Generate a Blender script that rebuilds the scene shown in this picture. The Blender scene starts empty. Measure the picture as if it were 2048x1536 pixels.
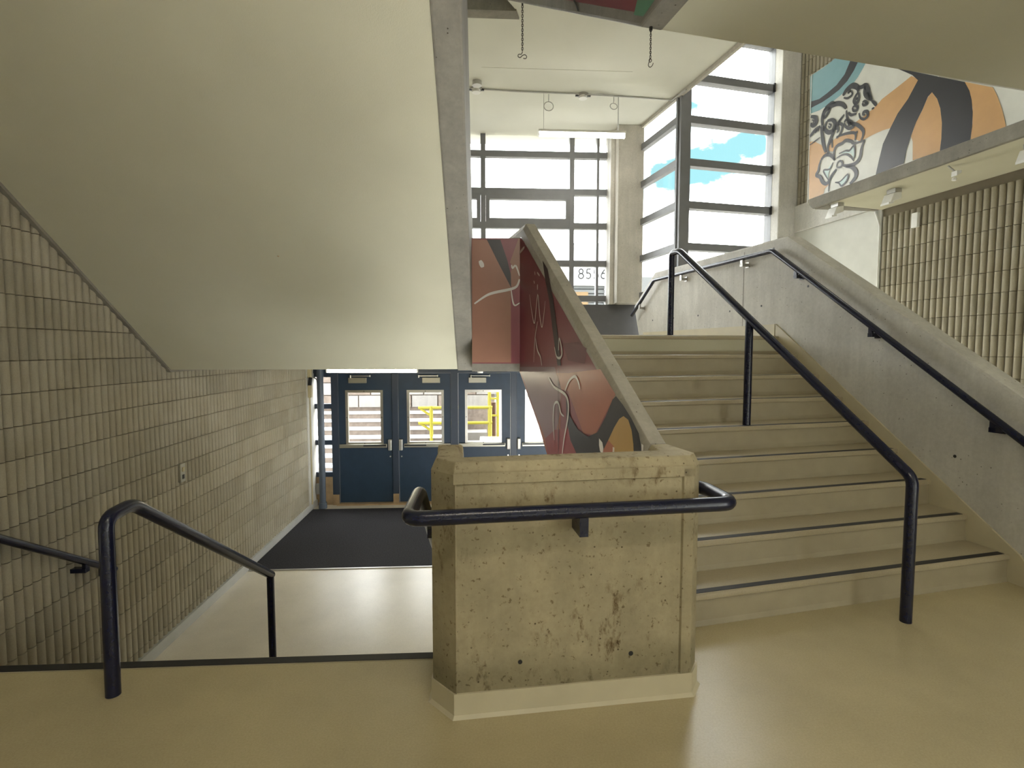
import bpy, bmesh, math, random
from mathutils import Vector, Matrix
random.seed(7)
S = bpy.context.scene
COL = S.collection

# ------------------------------------------------------------------ camera, sky, exposure
HEYE = 1.4468
cam = bpy.data.cameras.new('camera'); camo = bpy.data.objects.new('camera', cam); COL.objects.link(camo)
cam.sensor_fit = 'HORIZONTAL'; cam.sensor_width = 36.0; cam.lens = 36.0 * 1060.8 / 2048.0
cam.clip_start = 0.05; cam.clip_end = 300
camo.location = (0, 0, HEYE); camo.rotation_euler = (math.pi / 2 - 0.0650, 0, 0)
S.camera = camo
S.view_settings.view_transform = 'Standard'; S.view_settings.look = 'None'
S.view_settings.gamma = 1.0; S.view_settings.use_curve_mapping = False
S.view_settings.exposure = 0.12

SKY = 18.0          # daylight strength
TUBE = 26.0        # visible tube lamps
HUNG = 38.0        # tube hung over the landing, also the added right bay lamp
HALL = 76.0        # unseen hall tube over the viewer; the added rear one takes a share
world = bpy.data.worlds.new('sky'); S.world = world; world.use_nodes = True
nt = world.node_tree; nt.nodes.clear()
wo = nt.nodes.new('ShaderNodeOutputWorld'); bg = nt.nodes.new('ShaderNodeBackground')
tc = nt.nodes.new('ShaderNodeTexCoord'); mp = nt.nodes.new('ShaderNodeMapping')
mp.inputs['Scale'].default_value = (1, 1, 1.8); mp.inputs['Location'].default_value = (1.62, 0.42, 0.16)
nz = nt.nodes.new('ShaderNodeTexNoise'); nz.inputs['Scale'].default_value = 2.6; nz.inputs['Detail'].default_value = 7
nz.inputs['Roughness'].default_value = 0.55
rp = nt.nodes.new('ShaderNodeValToRGB')
rp.color_ramp.elements[0].position = 0.385; rp.color_ramp.elements[0].color = (0.027, 0.055, 0.060, 1)
rp.color_ramp.elements[1].position = 0.505; rp.color_ramp.elements[1].color = (0.97, 1.0, 1.0, 1)
nt.links.new(tc.outputs['Generated'], mp.inputs['Vector']); nt.links.new(mp.outputs['Vector'], nz.inputs['Vector'])
nt.links.new(nz.outputs['Fac'], rp.inputs['Fac']); nt.links.new(rp.outputs['Color'], bg.inputs['Color'])
bg.inputs['Strength'].default_value = SKY
nt.links.new(bg.outputs['Background'], wo.inputs['Surface'])

# ------------------------------------------------------------------ plan frames
class Fr:
    def __init__(s, yaw):
        s.yaw = yaw; s.e = Vector((math.cos(yaw), -math.sin(yaw), 0)); s.g = Vector((math.sin(yaw), math.cos(yaw), 0))
    def P(s, u, v, z): return s.e * u + s.g * v + Vector((0, 0, z))
L = Fr(-0.0556)     # entry side: left wall, doors
R = Fr(-0.2497)     # rising stair
C = Fr(-0.2)        # right wall
RISE = 0.1751; TREAD = 0.25276; V1 = 2.3545      # first nosing of the rising stair
ZB = -7 * RISE                                    # entry floor
ZL = 9 * RISE                                     # window landing
ZC = 4.94                                         # upper ceiling
VD = 2.468                                        # top edge of the descending stair
K = RISE / TREAD

# ------------------------------------------------------------------ materials
def nodes(name):
    m = bpy.data.materials.new(name); m.use_nodes = True
    t = m.node_tree; b = t.nodes['Principled BSDF']
    return m, t, b
def pos(t):
    g = t.nodes.new('ShaderNodeNewGeometry'); return g.outputs['Position']
def noise(t, vec, scale, detail=4, rough=0.55, stretch=None):
    if stretch:
        mp = t.nodes.new('ShaderNodeMapping'); mp.inputs['Scale'].default_value = stretch
        t.links.new(vec, mp.inputs['Vector']); vec = mp.outputs['Vector']
    n = t.nodes.new('ShaderNodeTexNoise'); n.inputs['Scale'].default_value = scale
    n.inputs['Detail'].default_value = detail; n.inputs['Roughness'].default_value = rough
    t.links.new(vec, n.inputs['Vector']); return n.outputs['Fac']
def ramp(t, fac, stops):
    r = t.nodes.new('ShaderNodeValToRGB'); e = r.color_ramp.elements
    while len(e) < len(stops): e.new(0.5)
    for i, (p, c) in enumerate(stops):
        e[i].position = p; e[i].color = tuple(c) + (1,) if len(c) == 3 else c
    t.links.new(fac, r.inputs['Fac']); return r.outputs['Color']
def mix(t, a, b, fac, mode='MIX'):
    m = t.nodes.new('ShaderNodeMix'); m.data_type = 'RGBA'; m.blend_type = mode
    for s, v in ((0, fac), (6, a), (7, b)):
        if hasattr(v, 'is_linked'): t.links.new(v, m.inputs[s])
        elif s == 0: m.inputs[0].default_value = v
        else: m.inputs[s].default_value = tuple(v) + (1,)
    return m.outputs[2]
def bump(t, b, h, strength, dist=0.01):
    n = t.nodes.new('ShaderNodeBump'); n.inputs['Strength'].default_value = strength; n.inputs['Distance'].default_value = dist
    t.links.new(h, n.inputs['Height']); t.links.new(n.outputs['Normal'], b.inputs['Normal'])
def sc(c, k): return tuple(min(1, x * k) for x in c)

def plain(name, col, rough=0.5, metal=0.0, var=0.06, scale=6.0, bmp=0.0, bscale=120, spec=0.5):
    m, t, b = nodes(name); p = pos(t)
    b.inputs['Roughness'].default_value = rough; b.inputs['Metallic'].default_value = metal
    b.inputs['Specular IOR Level'].default_value = spec
    c = ramp(t, noise(t, p, scale), [(0.3, sc(col, 1 - var)), (0.7, sc(col, 1 + var))])
    t.links.new(c, b.inputs['Base Color'])
    if bmp: bump(t, b, noise(t, p, bscale, 3), bmp, 0.004)
    return m
def concrete(name, col, var=0.22, stain_and_band=0.0, rough=0.75):
    m, t, b = nodes(name); p = pos(t)
    big = noise(t, p, 2.2, 6, 0.6); fine = noise(t, p, 38, 5, 0.65)
    c = ramp(t, big, [(0.25, sc(col, 1 - var)), (0.5, col), (0.75, sc(col, 1 + var))])
    c = mix(t, c, ramp(t, fine, [(0.3, (0.55,) * 3), (0.7, (1.0,) * 3)]), 0.28, 'MULTIPLY')
    st = noise(t, p, 9, 4, 0.6, (1, 1, 0.12))
    c = mix(t, c, ramp(t, st, [(0.42, (0.72,) * 3), (0.6, (1.0,) * 3)]), 0.3, 'MULTIPLY')
    v = t.nodes.new('ShaderNodeTexVoronoi'); v.inputs['Scale'].default_value = 26; v.inputs['Randomness'].default_value = 1
    t.links.new(p, v.inputs['Vector'])
    pore = ramp(t, v.outputs['Distance'], [(0.06, (0.25, 0.22, 0.18)), (0.13, (1, 1, 1))])
    msk = ramp(t, noise(t, p, 5, 2), [(0.5, (0, 0, 0)), (0.58, (1, 1, 1))])
    c = mix(t, c, pore, msk, 'MULTIPLY')
    if stain_and_band:
        sn = noise(t, p, 13, 6, 0.7, (1, 1, 0.45))
        sm = ramp(t, sn, [(0.55, (1, 1, 1)), (0.66, (0.36, 0.28, 0.19))])
        m2 = ramp(t, noise(t, p, 2.6, 3), [(0.42, (0, 0, 0)), (0.54, (1, 1, 1))])
        c = mix(t, c, sm, m2, 'MULTIPLY')
        s2 = noise(t, p, 46, 3, 0.6); c = mix(t, c, ramp(t, s2, [(0.62, (1, 1, 1)), (0.70, (0.4, 0.33, 0.24))]), stain_and_band, 'MULTIPLY')
    if stain_and_band:  # greyer band towards the foot, with an uneven upper edge
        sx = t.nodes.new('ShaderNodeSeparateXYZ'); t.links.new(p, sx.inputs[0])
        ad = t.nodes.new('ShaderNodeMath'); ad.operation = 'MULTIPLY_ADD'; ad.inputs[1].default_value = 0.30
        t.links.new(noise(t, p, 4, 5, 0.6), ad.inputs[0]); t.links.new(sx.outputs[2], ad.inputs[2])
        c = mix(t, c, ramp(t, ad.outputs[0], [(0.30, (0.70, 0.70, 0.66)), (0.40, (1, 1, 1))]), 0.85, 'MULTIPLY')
    t.links.new(c, b.inputs['Base Color']); b.inputs['Roughness'].default_value = rough
    b.inputs['Specular IOR Level'].default_value = 0.25
    bump(t, b, fine, 0.25, 0.006)
    return m
def vinyl(name, col, rough=0.36):
    m, t, b = nodes(name); p = pos(t)
    c = ramp(t, noise(t, p, 1.3, 5, 0.6), [(0.3, sc(col, 0.88)), (0.7, sc(col, 1.08))])
    c = mix(t, c, ramp(t, noise(t, p, 130, 2, 0.7), [(0.35, (0.72, 0.70, 0.66)), (0.62, (1, 1, 1))]), 0.3, 'MULTIPLY')
    t.links.new(c, b.inputs['Base Color'])
    b.inputs['Roughness'].default_value = rough * 1.08
    bump(t, b, noise(t, p, 34, 5, 0.75), 0.09, 0.008)
    return m
def blockmat(name, col):
    m, t, b = nodes(name); p = pos(t)
    oi = t.nodes.new('ShaderNodeObjectInfo')
    c = ramp(t, oi.outputs['Random'], [(0.0, sc(col, 0.89)), (0.5, col), (1.0, sc(col, 1.08))])
    c = mix(t, c, ramp(t, noise(t, p, 160, 4, 0.7), [(0.3, (0.55,) * 3), (0.7, (1,) * 3)]), 0.35, 'MULTIPLY')
    c = mix(t, c, ramp(t, noise(t, p, 3, 4), [(0.35, (0.82, 0.78, 0.7)), (0.65, (1,) * 3)]), 0.5, 'MULTIPLY')
    t.links.new(c, b.inputs['Base Color']); b.inputs['Roughness'].default_value = 0.9
    b.inputs['Specular IOR Level'].default_value = 0.15
    bump(t, b, noise(t, p, 140, 4, 0.7), 0.35, 0.006)
    return m
def glassmat():
    m = bpy.data.materials.new('window_glass'); m.use_nodes = True; t = m.node_tree; t.nodes.clear()
    o = t.nodes.new('ShaderNodeOutputMaterial'); tr = t.nodes.new('ShaderNodeBsdfTransparent'); gl = t.nodes.new('ShaderNodeBsdfGlossy')
    tr.inputs['Color'].default_value = (0.95, 0.95, 0.945, 1); gl.inputs['Roughness'].default_value = 0.02
    lw = t.nodes.new('ShaderNodeLayerWeight'); lw.inputs['Blend'].default_value = 0.5
    pw = t.nodes.new('ShaderNodeMath'); pw.operation = 'POWER'; pw.inputs[1].default_value = 5; t.links.new(lw.outputs['Facing'], pw.inputs[0])
    f = t.nodes.new('ShaderNodeMath'); f.operation = 'MULTIPLY_ADD'; f.inputs[1].default_value = 0.7; f.inputs[2].default_value = 0.03; t.links.new(pw.outputs[0], f.inputs[0])
    mx = t.nodes.new('ShaderNodeMixShader'); t.links.new(f.outputs[0], mx.inputs[0]); t.links.new(tr.outputs[0], mx.inputs[1]); t.links.new(gl.outputs[0], mx.inputs[2])
    t.links.new(mx.outputs[0], o.inputs['Surface']); return m
def glow(name, col, k):
    m, t, b = nodes(name); b.inputs['Base Color'].default_value = (0.9, 0.9, 0.85, 1)
    b.inputs['Emission Color'].default_value = tuple(col) + (1,); b.inputs['Emission Strength'].default_value = k
    return m
M = dict(
    floor=vinyl('beige_vinyl', (0.52, 0.445, 0.275), 0.24), floor2=vinyl('entry_vinyl', (0.69, 0.64, 0.55), 0.30),
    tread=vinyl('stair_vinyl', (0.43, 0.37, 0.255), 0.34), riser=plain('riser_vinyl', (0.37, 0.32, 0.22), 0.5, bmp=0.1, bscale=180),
    base=plain('cove_base', (0.56, 0.50, 0.35), 0.45, var=0.05), greybase=plain('grey_cove_base', (0.42, 0.42, 0.40), 0.4),
    strip=plain('black_grip', (0.018, 0.018, 0.02), 0.55), mat=plain('mat_carpet', (0.035, 0.034, 0.038), 0.9, var=0.35, scale=60, bmp=0.5, bscale=260, spec=0.1),
    metal=plain('bright_metal', (0.62, 0.60, 0.56), 0.3, 1.0), alu=plain('grey_metal', (0.45, 0.44, 0.41), 0.4, 0.6),
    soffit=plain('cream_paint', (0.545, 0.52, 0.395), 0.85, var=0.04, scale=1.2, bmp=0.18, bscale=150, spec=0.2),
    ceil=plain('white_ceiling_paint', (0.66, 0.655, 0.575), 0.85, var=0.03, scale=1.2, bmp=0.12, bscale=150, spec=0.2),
    cream=plain('cream_wall_paint', (0.58, 0.575, 0.52), 0.8, var=0.04, bmp=0.08),
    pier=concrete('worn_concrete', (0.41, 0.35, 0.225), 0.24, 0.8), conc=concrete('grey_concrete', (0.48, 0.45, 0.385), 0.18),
    conc2=concrete('pale_concrete', (0.62, 0.60, 0.55), 0.15), dark=concrete('dark_concrete', (0.26, 0.24, 0.20), 0.25),
    block=blockmat('ribbed_block', (0.40, 0.365, 0.285)), mortar=plain('mortar', (0.20, 0.17, 0.12), 0.95),
    rail=plain('navy_rail_paint', (0.006, 0.008, 0.028), 0.25, var=0.08, scale=40), frame=plain('window_frame_paint', (0.17, 0.172, 0.18), 0.45),
    door=plain('navy_door_paint', (0.020, 0.042, 0.078), 0.45, var=0.12), doorframe=plain('navy_frame_paint', (0.034, 0.048, 0.076), 0.4),
    glass=glassmat(), tube=glow('lamp_tube', (1.0, 0.90, 0.66), TUBE), tube2=glow('hall_tube', (1.0, 0.91, 0.78), HALL), tube4=glow('added_rear_tube', (1.0, 0.91, 0.78), HALL * .16), tube3=glow('hung_tube', (1.0, 0.96, 0.88), HUNG),
    white=plain('white_plastic', (0.75, 0.74, 0.70), 0.45), greyp=plain('grey_panel', (0.085, 0.083, 0.085), 0.85), black=plain('black_metal', (0.015, 0.015, 0.016), 0.45),
    chain=plain('chain_steel', (0.06, 0.05, 0.04), 0.45, 0.7), blue=plain('grey_blue_pipe', (0.08, 0.10, 0.135), 0.45), tan=plain('tan_wood', (0.36, 0.25, 0.14), 0.7, var=0.2),
    fbrass=plain('dull_plate', (0.42, 0.40, 0.33), 0.35, 0.7), ivory=plain('ivory_plate', (0.50, 0.43, 0.26), 0.5),
    yellow=plain('yellow_paint', (0.22, 0.19, 0.004), 0.6), ext=concrete('outdoor_concrete', (0.23, 0.215, 0.20), 0.1), extbrick=plain('outdoor_brick', (0.14, 0.11, 0.09), 0.9, var=0.25, scale=9),
    siding=plain('pale_siding', (0.05, 0.053, 0.052), 0.6), fascia=plain('white_fascia', (0.42, 0.42, 0.42), 0.6), greytext=plain('grey_lettering', (0.004, 0.0045, 0.005), 0.9), amber=plain('amber_cladding', (0.09, 0.052, 0.014), 0.7),
    red=plain('rust_pipe', (0.09, 0.03, 0.014), 0.6), soil=plain('pale_ground', (0.24, 0.225, 0.19), 0.95, var=0.12, scale=1.5))
def paint(n, c): return plain('mural_' + n, c, 0.33, var=0.05, bmp=0.06, bscale=90)
PAINT = dict(maroon=paint('maroon', (0.22, 0.062, 0.075)), plum=paint('plum', (0.14, 0.036, 0.05)), salmon=paint('salmon', (0.33, 0.115, 0.07)), mauve=paint('mauve', (0.235, 0.14, 0.15)),
    rose=paint('rose', (0.26, 0.06, 0.065)), ink=paint('ink', (0.028, 0.026, 0.03)), ochre=paint('ochre', (0.40, 0.25, 0.085)), white=paint('white', (0.60, 0.57, 0.52)),
    brown=paint('brown', (0.30, 0.15, 0.10)), green=paint('green', (0.12, 0.27, 0.17)), blue=paint('blue', (0.20, 0.38, 0.42)), black=paint('black', (0.018, 0.018, 0.022)),
    orange=paint('orange', (0.57, 0.33, 0.135)), pale=paint('pale', (0.66, 0.66, 0.60)), aqua=paint('aqua', (0.48, 0.62, 0.60)))

# ------------------------------------------------------------------ mesh helpers
class MB:
    def __init__(s): s.v = []; s.f = []; s.m = []
    def add(s, vs, fs, mi=0):
        o = len(s.v); s.v += [Vector(v) for v in vs]; s.f += [tuple(i + o for i in f) for f in fs]; s.m += [mi] * len(fs); return s
    def prism(s, loop, vec, mi=0):
        n = len(loop); a = [Vector(p) for p in loop]; b = [p + Vector(vec) for p in a]
        return s.add(a + b, [tuple(range(n))[::-1], tuple(range(n, 2 * n))] + [(i, (i + 1) % n, n + (i + 1) % n, n + i) for i in range(n)], mi)
    def box(s, F, u0, u1, v0, v1, z0, z1, mi=0):
        return s.prism([F.P(u0, v0, z0), F.P(u1, v0, z0), F.P(u1, v1, z0), F.P(u0, v1, z0)], (0, 0, z1 - z0), mi)
    def pv(s, F, poly, u0, u1, mi=0): return s.prism([F.P(u0, v, z) for v, z in poly], F.e * (u1 - u0), mi)
    def pz(s, pts, z0, z1, mi=0): return s.prism([Vector((p[0], p[1], z0)) for p in pts], (0, 0, z1 - z0), mi)
    def tube(s, pts, r, seg=12, bend=0.0, mi=0, cap=True, steps=5):
        P = [Vector(p) for p in pts]; path = [P[0]]
        for i in range(1, len(P) - 1):
            if bend > 0:
                d0 = (P[i - 1] - P[i]); d1 = (P[i + 1] - P[i]); b = min(bend, d0.length * .45, d1.length * .45)
                a = P[i] + d0.normalized() * b; c = P[i] + d1.normalized() * b
                for k in range(steps + 1):
                    t = k / steps; path.append(a * (1 - t) ** 2 + P[i] * 2 * t * (1 - t) + c * t * t)
            else: path.append(P[i])
        path.append(P[-1]); n = len(path)
        tg = [(path[min(i + 1, n - 1)] - path[max(i - 1, 0)]).normalized() for i in range(n)]
        nm = tg[0].orthogonal().normalized(); vs = []
        for i in range(n):
            nm = (nm - tg[i] * nm.dot(tg[i])).normalized(); bn = tg[i].cross(nm)
            k = 1.0
            if 0 < i < n - 1:
                cs = (path[i + 1] - path[i]).normalized().dot(tg[i]); k = 1 / max(cs, 0.6)
            for j in range(seg):
                a = 2 * math.pi * j / seg; vs.append(path[i] + nm * (math.cos(a) * r) + bn * (math.sin(a) * r * 1.0))
        fs = [(i * seg + j, i * seg + (j + 1) % seg, (i + 1) * seg + (j + 1) % seg, (i + 1) * seg + j) for i in range(n - 1) for j in range(seg)]
        if cap: fs += [tuple(range(seg))[::-1], tuple(range((n - 1) * seg, n * seg))]
        return s.add(vs, fs, mi)
    def cyl(s, a, b, r, seg=14, mi=0): return s.tube([a, b], r, seg, mi=mi)
def props(o, label=None, cat=None, group=None, kind=None):
    for k, v in (('label', label), ('category', cat), ('group', group), ('kind', kind)):
        if v: o[k] = v
    return o
def obj(name, mb, mats, parent=None, bevel=0, smooth=False, **kw):
    me = bpy.data.meshes.new(name)
    base = Vector((0, 0, 0))
    if parent is None:
        xs = [v.x for v in mb.v]; ys = [v.y for v in mb.v]; zs = [v.z for v in mb.v]
        base = Vector(((min(xs) + max(xs)) / 2, (min(ys) + max(ys)) / 2, min(zs)))
    else:
        q = parent
        while q: base = base + q.location; q = q.parent
    me.from_pydata([v - base for v in mb.v], [], mb.f)
    for mt in (mats if isinstance(mats, (list, tuple)) else [mats]): me.materials.append(mt)
    for p, i in zip(me.polygons, mb.m): p.material_index = i
    bm = bmesh.new(); bm.from_mesh(me); bmesh.ops.recalc_face_normals(bm, faces=bm.faces)
    if bevel: bmesh.ops.bevel(bm, geom=[e for e in bm.edges if len(e.link_faces) == 2 and e.calc_face_angle(0) > 0.6], offset=bevel, segments=2, affect='EDGES', profile=0.6)
    if smooth:
        for f in bm.faces: f.smooth = True
        for e in bm.edges:
            if len(e.link_faces) == 2 and e.calc_face_angle(0) > 0.7: e.smooth = False
    bm.to_mesh(me); bm.free()
    o = bpy.data.objects.new(name, me); COL.objects.link(o)
    if parent is None: o.location = base
    else: o.parent = parent
    return props(o, **kw)
def thing(name, loc, label=None, cat=None, group=None, kind=None):
    o = bpy.data.objects.new(name, None); COL.objects.link(o); o.location = loc; o.empty_display_size = 0.1
    return props(o, label, cat, group, kind)
def copy_tree(o, off, parent=None):
    c = o.copy(); COL.objects.link(c)
    if parent: c.parent = parent
    else: c.location = o.location + Vector(off)
    for ch in list(o.children): copy_tree(ch, off, c)
    return c
def W2(F, u, v): p = F.P(u, v, 0); return (p.x, p.y)

# ================================================================== SETTING: floors, slabs, walls
B0, B1 = 1.20, 1.315          # rising balustrade, left and right face (R)
P1 = Vector((-0.225, 2.0, 0)); P2 = Vector((0.749, 2.143, 0)); PD = (P2 - P1).normalized(); PN = Vector((PD.y, -PD.x, 0))
mb = MB().pz([W2(L, -2.95, VD), W2(L, -0.15, VD), (-0.3, 2.30), (0.72, 2.42), W2(R, 1.25, V1 + .05), W2(R, 3.98, V1 + .05), W2(C, 5.6, 6.6), W2(C, 5.6, -3.2), (-4.6, -4.0), (-4.2, 2.2)], -0.28, 0)
obj('floor', mb, M['floor'], kind='structure', label='speckled beige vinyl floor of the stair hall')
mb = MB().pz([W2(L, -2.95, 3.7), W2(L, 4.6, 3.7), W2(L, 4.6, 9.45), W2(L, -2.95, 9.45)], ZB - .2, ZB)
obj('floor', mb, M['floor2'], kind='structure', label='pale vinyl floor of the lower entry')
# window landing slab
lp = [W2(L, -2.95, 5.02), W2(L, -0.09, 5.02), W2(L, -0.09, 4.66), W2(R, B0, 4.50), W2(R, B1, V1 + 8 * TREAD + .01), W2(R, 3.98, V1 + 8 * TREAD + .01), W2(R, 3.98, 7.3), W2(L, 2.95, 9.0), W2(L, 2.95, 9.32), W2(L, -2.95, 9.32)]
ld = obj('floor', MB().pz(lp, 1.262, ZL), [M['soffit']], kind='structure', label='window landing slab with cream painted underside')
obj('landing_vinyl', MB().pz([W2(L, -2.8, 5.0), W2(L, -.1, 5.0), W2(L, -.05, 4.8), W2(R, B1, 4.42), W2(R, 3.8, 4.42), W2(R, 3.8, 7.2), W2(L, 2.5, 8.7), W2(L, -2.8, 8.7)], ZL, ZL + .004), M['tread'], ld)
# upper ceiling (underside of the next landing)
cp = [W2(L, -2.95, 5.7), W2(L, 0.36, 5.7), W2(R, 1.0, 5.05), W2(R, 4.07, 5.05), W2(R, 4.07, 8.12), W2(L, 2.45, 9.3), W2(L, -2.95, 9.3)]
ce = obj('ceiling', MB().pz(cp, ZC, ZC + .34), M['ceil'], kind='structure', label='high cream ceiling over the window landing')
# ceiling edge trim along the window side
e0 = R.P(4.07, 5.06, ZC - .012); obj('edge_trim', MB().box(R, 4.055, 4.10, 5.06, 8.1, ZC - .05, ZC + .02), M['conc'], ce)
mb = MB(); a = L.P(-0.13, 8.36, ZC - .006)
mb.box(L, 0.0, 1.9, 6.83, 6.838, ZC - .003, ZC + .01); obj('ceiling_joint', mb, M['ceil'], ce)
obj('beam', MB().pz([W2(L, -2.8, 5.68), W2(L, .36, 5.68), W2(L, .40, 5.82), W2(L, -2.8, 5.82)], ZC - .02, 6.2), M['dark'], kind='structure')
# slab of the floor above, over and behind the viewer
sp = [W2(R, B0 + .02, 2.30), W2(R, B1, V1 - .03), W2(R, 3.98, V1 - .03), W2(C, 4.685, 3.0), W2(C, 4.685, -3.2), W2(R, B0 + .02, -3.4)]
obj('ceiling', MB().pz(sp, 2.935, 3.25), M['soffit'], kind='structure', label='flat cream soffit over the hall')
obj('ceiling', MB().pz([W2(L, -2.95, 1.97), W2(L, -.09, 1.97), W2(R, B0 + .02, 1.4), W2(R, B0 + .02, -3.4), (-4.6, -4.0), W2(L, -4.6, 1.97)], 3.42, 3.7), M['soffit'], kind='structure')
# outer shell
def wall(name, mb, mat, **kw): return obj(name, mb, mat, kind='structure', **kw)
wall('wall_back', MB().box(L, -4.8, 6.5, -3.6, -3.4, -0.1, 6.4), M['cream'])
wall('wall_far_left', MB().box(L, -4.6, -4.4, -3.6, 2.2, -0.1, 6.4), M['cream'])
wall('wall_left_return', MB().box(L, -4.6, -2.9, 1.75, 1.95, -0.28, 6.4), M['cream'])
wl = wall('wall_left', MB().box(L, -3.1, -2.886, 1.95, 9.3, -1.5, 6.6), M['mortar'])
wr = wall('wall_right', MB().box(C, 5.551, 5.75, -3.4, 7.4, -0.28, 6.6), M['mortar'])
obj('roof', MB().pz([W2(L, -3.2, -3.6), W2(C, 5.9, -3.5), W2(C, 5.9, 7.4), W2(R, 4.2, 6.9), W2(R, 4.2, 8.2), W2(L, 2.6, 9.3), W2(L, -3.2, 9.3)], 6.3, 6.5), M['ceil'], kind='structure')
wall('wall_front_right', MB().box(L, 2.05, 4.6, 9.25, 9.42, -1.4, 2.1), M['cream'])
wall('wall_entry_right', MB().pv(R, [(2.5, -1.4), (7.6, -1.4), (7.6, 1.25), (4.42, 1.25), (2.5, -.10)], 3.86, 3.94), M['cream'])
wall('wall_upper_front', MB().box(L, -2.95, 2.5, 8.85, 9.05, ZC + .3, 6.4), M['cream'])
# grey spandrel under the landing window, leaning back a little
wall('trim_1', MB().pv(L, [(8.45, ZL), (8.72, 2.185), (9.0, 2.185), (9.0, ZL)], -2.9, 3.2), M['greyp'], label='dark grey panel below the landing window')

# ---- ribbed blocks
PITCH = 0.069; BL = 6 * PITCH; BH = 0.2026
def block_mesh(nr):
    prof = []; BL = nr * PITCH
    for r in range(nr):
        x = r * PITCH
        prof += [(x + .0065, .030), (x + .009, .013), (x + .018, .0025), (x + .0345, .0), (x + .051, .0025), (x + .060, .013), (x + .0625, .030)]
    h = BH / 2 - .0028; n = len(prof); vs = []
    for z in (-h, h):
        for x, d in prof: vs.append((-d, x - BL / 2, z))
    fs = [(i, i + 1, n + i + 1, n + i) for i in range(n - 1)]
    fs += [tuple(range(n)), tuple(range(n, 2 * n))[::-1]]
    me = bpy.data.meshes.new('block'); me.from_pydata(vs, [], fs); me.materials.append(M['block'])
    bm = bmesh.new(); bm.from_mesh(me); bmesh.ops.recalc_face_normals(bm, faces=bm.faces)
    for f in bm.faces: f.smooth = len(f.verts) == 4
    for e in bm.edges:
        if len(e.link_faces) == 2 and e.calc_face_angle(0) > 0.85: e.smooth = False
    # make the crown face +x
    if sum((f.normal.x * f.calc_area() for f in bm.faces)) < 0: bmesh.ops.reverse_faces(bm, faces=bm.faces)
    bm.to_mesh(me); bm.free(); return me
BME = block_mesh(6); BMH = block_mesh(3)
def lay(parent, F, u, flip, v0, v1, z0, z1, keep):
    k0 = math.ceil((z0 - 1.58) / BH); n = 0
    kk = k0
    while 1.58 + (kk + 1) * BH <= z1 + 1e-6:
        zc_ = 1.58 + (kk + .5) * BH
        v = v1 - BL / 2 - (BL / 2 if kk % 2 else 0)
        if kk % 2 and keep(v1 - BL / 4, zc_):
            o = bpy.data.objects.new('block', BMH); COL.objects.link(o); o.parent = parent
            o.location = F.P(u, v1 - BL / 4, zc_) - parent.location; o.rotation_euler = (0, 0, -F.yaw + (math.pi if flip else 0))
        while v - BL / 2 >= v0 - BL / 2:
            if keep(v, zc_):
                o = bpy.data.objects.new('block', BME); COL.objects.link(o); o.parent = parent
                o.location = F.P(u, v, zc_) - parent.location + Vector((0, 0, 0))
                o.location.x += random.uniform(-.0008, .0008)
                o.rotation_euler = (0, 0, -F.yaw + (math.pi if flip else 0)); n += 1
            v -= BL
        kk += 1
    return n
sof = lambda v: 1.262 if v > 5.0 else 1.262 + (5.0 - v) * .7161
lay(wl, L, -2.86, False, 2.1, 8.78, -1.26, 3.4, lambda v, z: z - .02 < sof(v - .2) + .1 and z > -1.25 and not (v < 3.4 and z < -0.75))
lay(wr, C, 5.525, True, 2.4, 5.36, 0.36, 3.13, lambda v, z: True)
lay(wr, C, 5.525, True, 4.9, 6.99, 3.4, 5.86, lambda v, z: True)
# right wall: column, beam, cream panel under the beam
obj('column', MB().box(R, 5.56, 5.98, 6.5, 6.8, 0, 6.4), M['conc2'], kind='structure', bevel=.012, label='pale concrete column at the right end of the windows')
obj('beam', MB().box(C, 5.50, 5.6, 5.37, 7.05, 3.115, 3.49), M['conc2'], kind='structure', bevel=.01, label='concrete beam above the cream wall panel')
obj('wall_panel', MB().box(C, 5.53, 5.6, 5.37, 7.05, 0.0, 3.112), M['cream'], kind='structure', label='smooth cream wall panel below the beam')
obj('column', MB().box(L, 2.13, 2.54, 8.38, 8.82, 2.185, ZC), M['conc'], kind='structure', bevel=.015, label='square concrete column between the landing windows')
obj('column', MB().box(L, 2.065, 2.20, 8.60, 8.95, 2.185, ZC), M['conc2'], kind='structure', bevel=.006, label='narrow pale jamb beside the square concrete column')
# pilaster closing the ribbed wall by the entry
obj('wall_end', MB().box(L, -2.9, -2.858, 8.79, 9.3, -1.3, 1.262), M['conc2'], kind='structure')
# dark joint between sloping soffit and ribbed wall
jl = [(1.95, sof(1.95)), (5.0, sof(5.0))]
wall('trim_2', MB().pv(L, [(1.95, sof(1.95) - .03), (5.0, 1.240), (7.0, 1.240), (7.0, 1.27), (5.0, 1.27), (1.95, sof(1.95))], -2.868, -2.835), M['dark'])
# baseboards
wall('baseboard_left', MB().pv(L, [(3.98, ZB), (9.2, ZB), (9.2, ZB + .10), (3.98, ZB + .10)], -2.878, -2.838), M['greybase'], label='pale grey cove base along the ribbed wall')
wall('baseboard_left', MB().pv(L, [(VD - .3, 0), (VD, 0), (3.98, ZB), (3.98, ZB + .1), (3.95, ZB + .16), (VD + .02, .17), (VD - .3, .13)], -2.878, -2.84), M['tan'])

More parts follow.
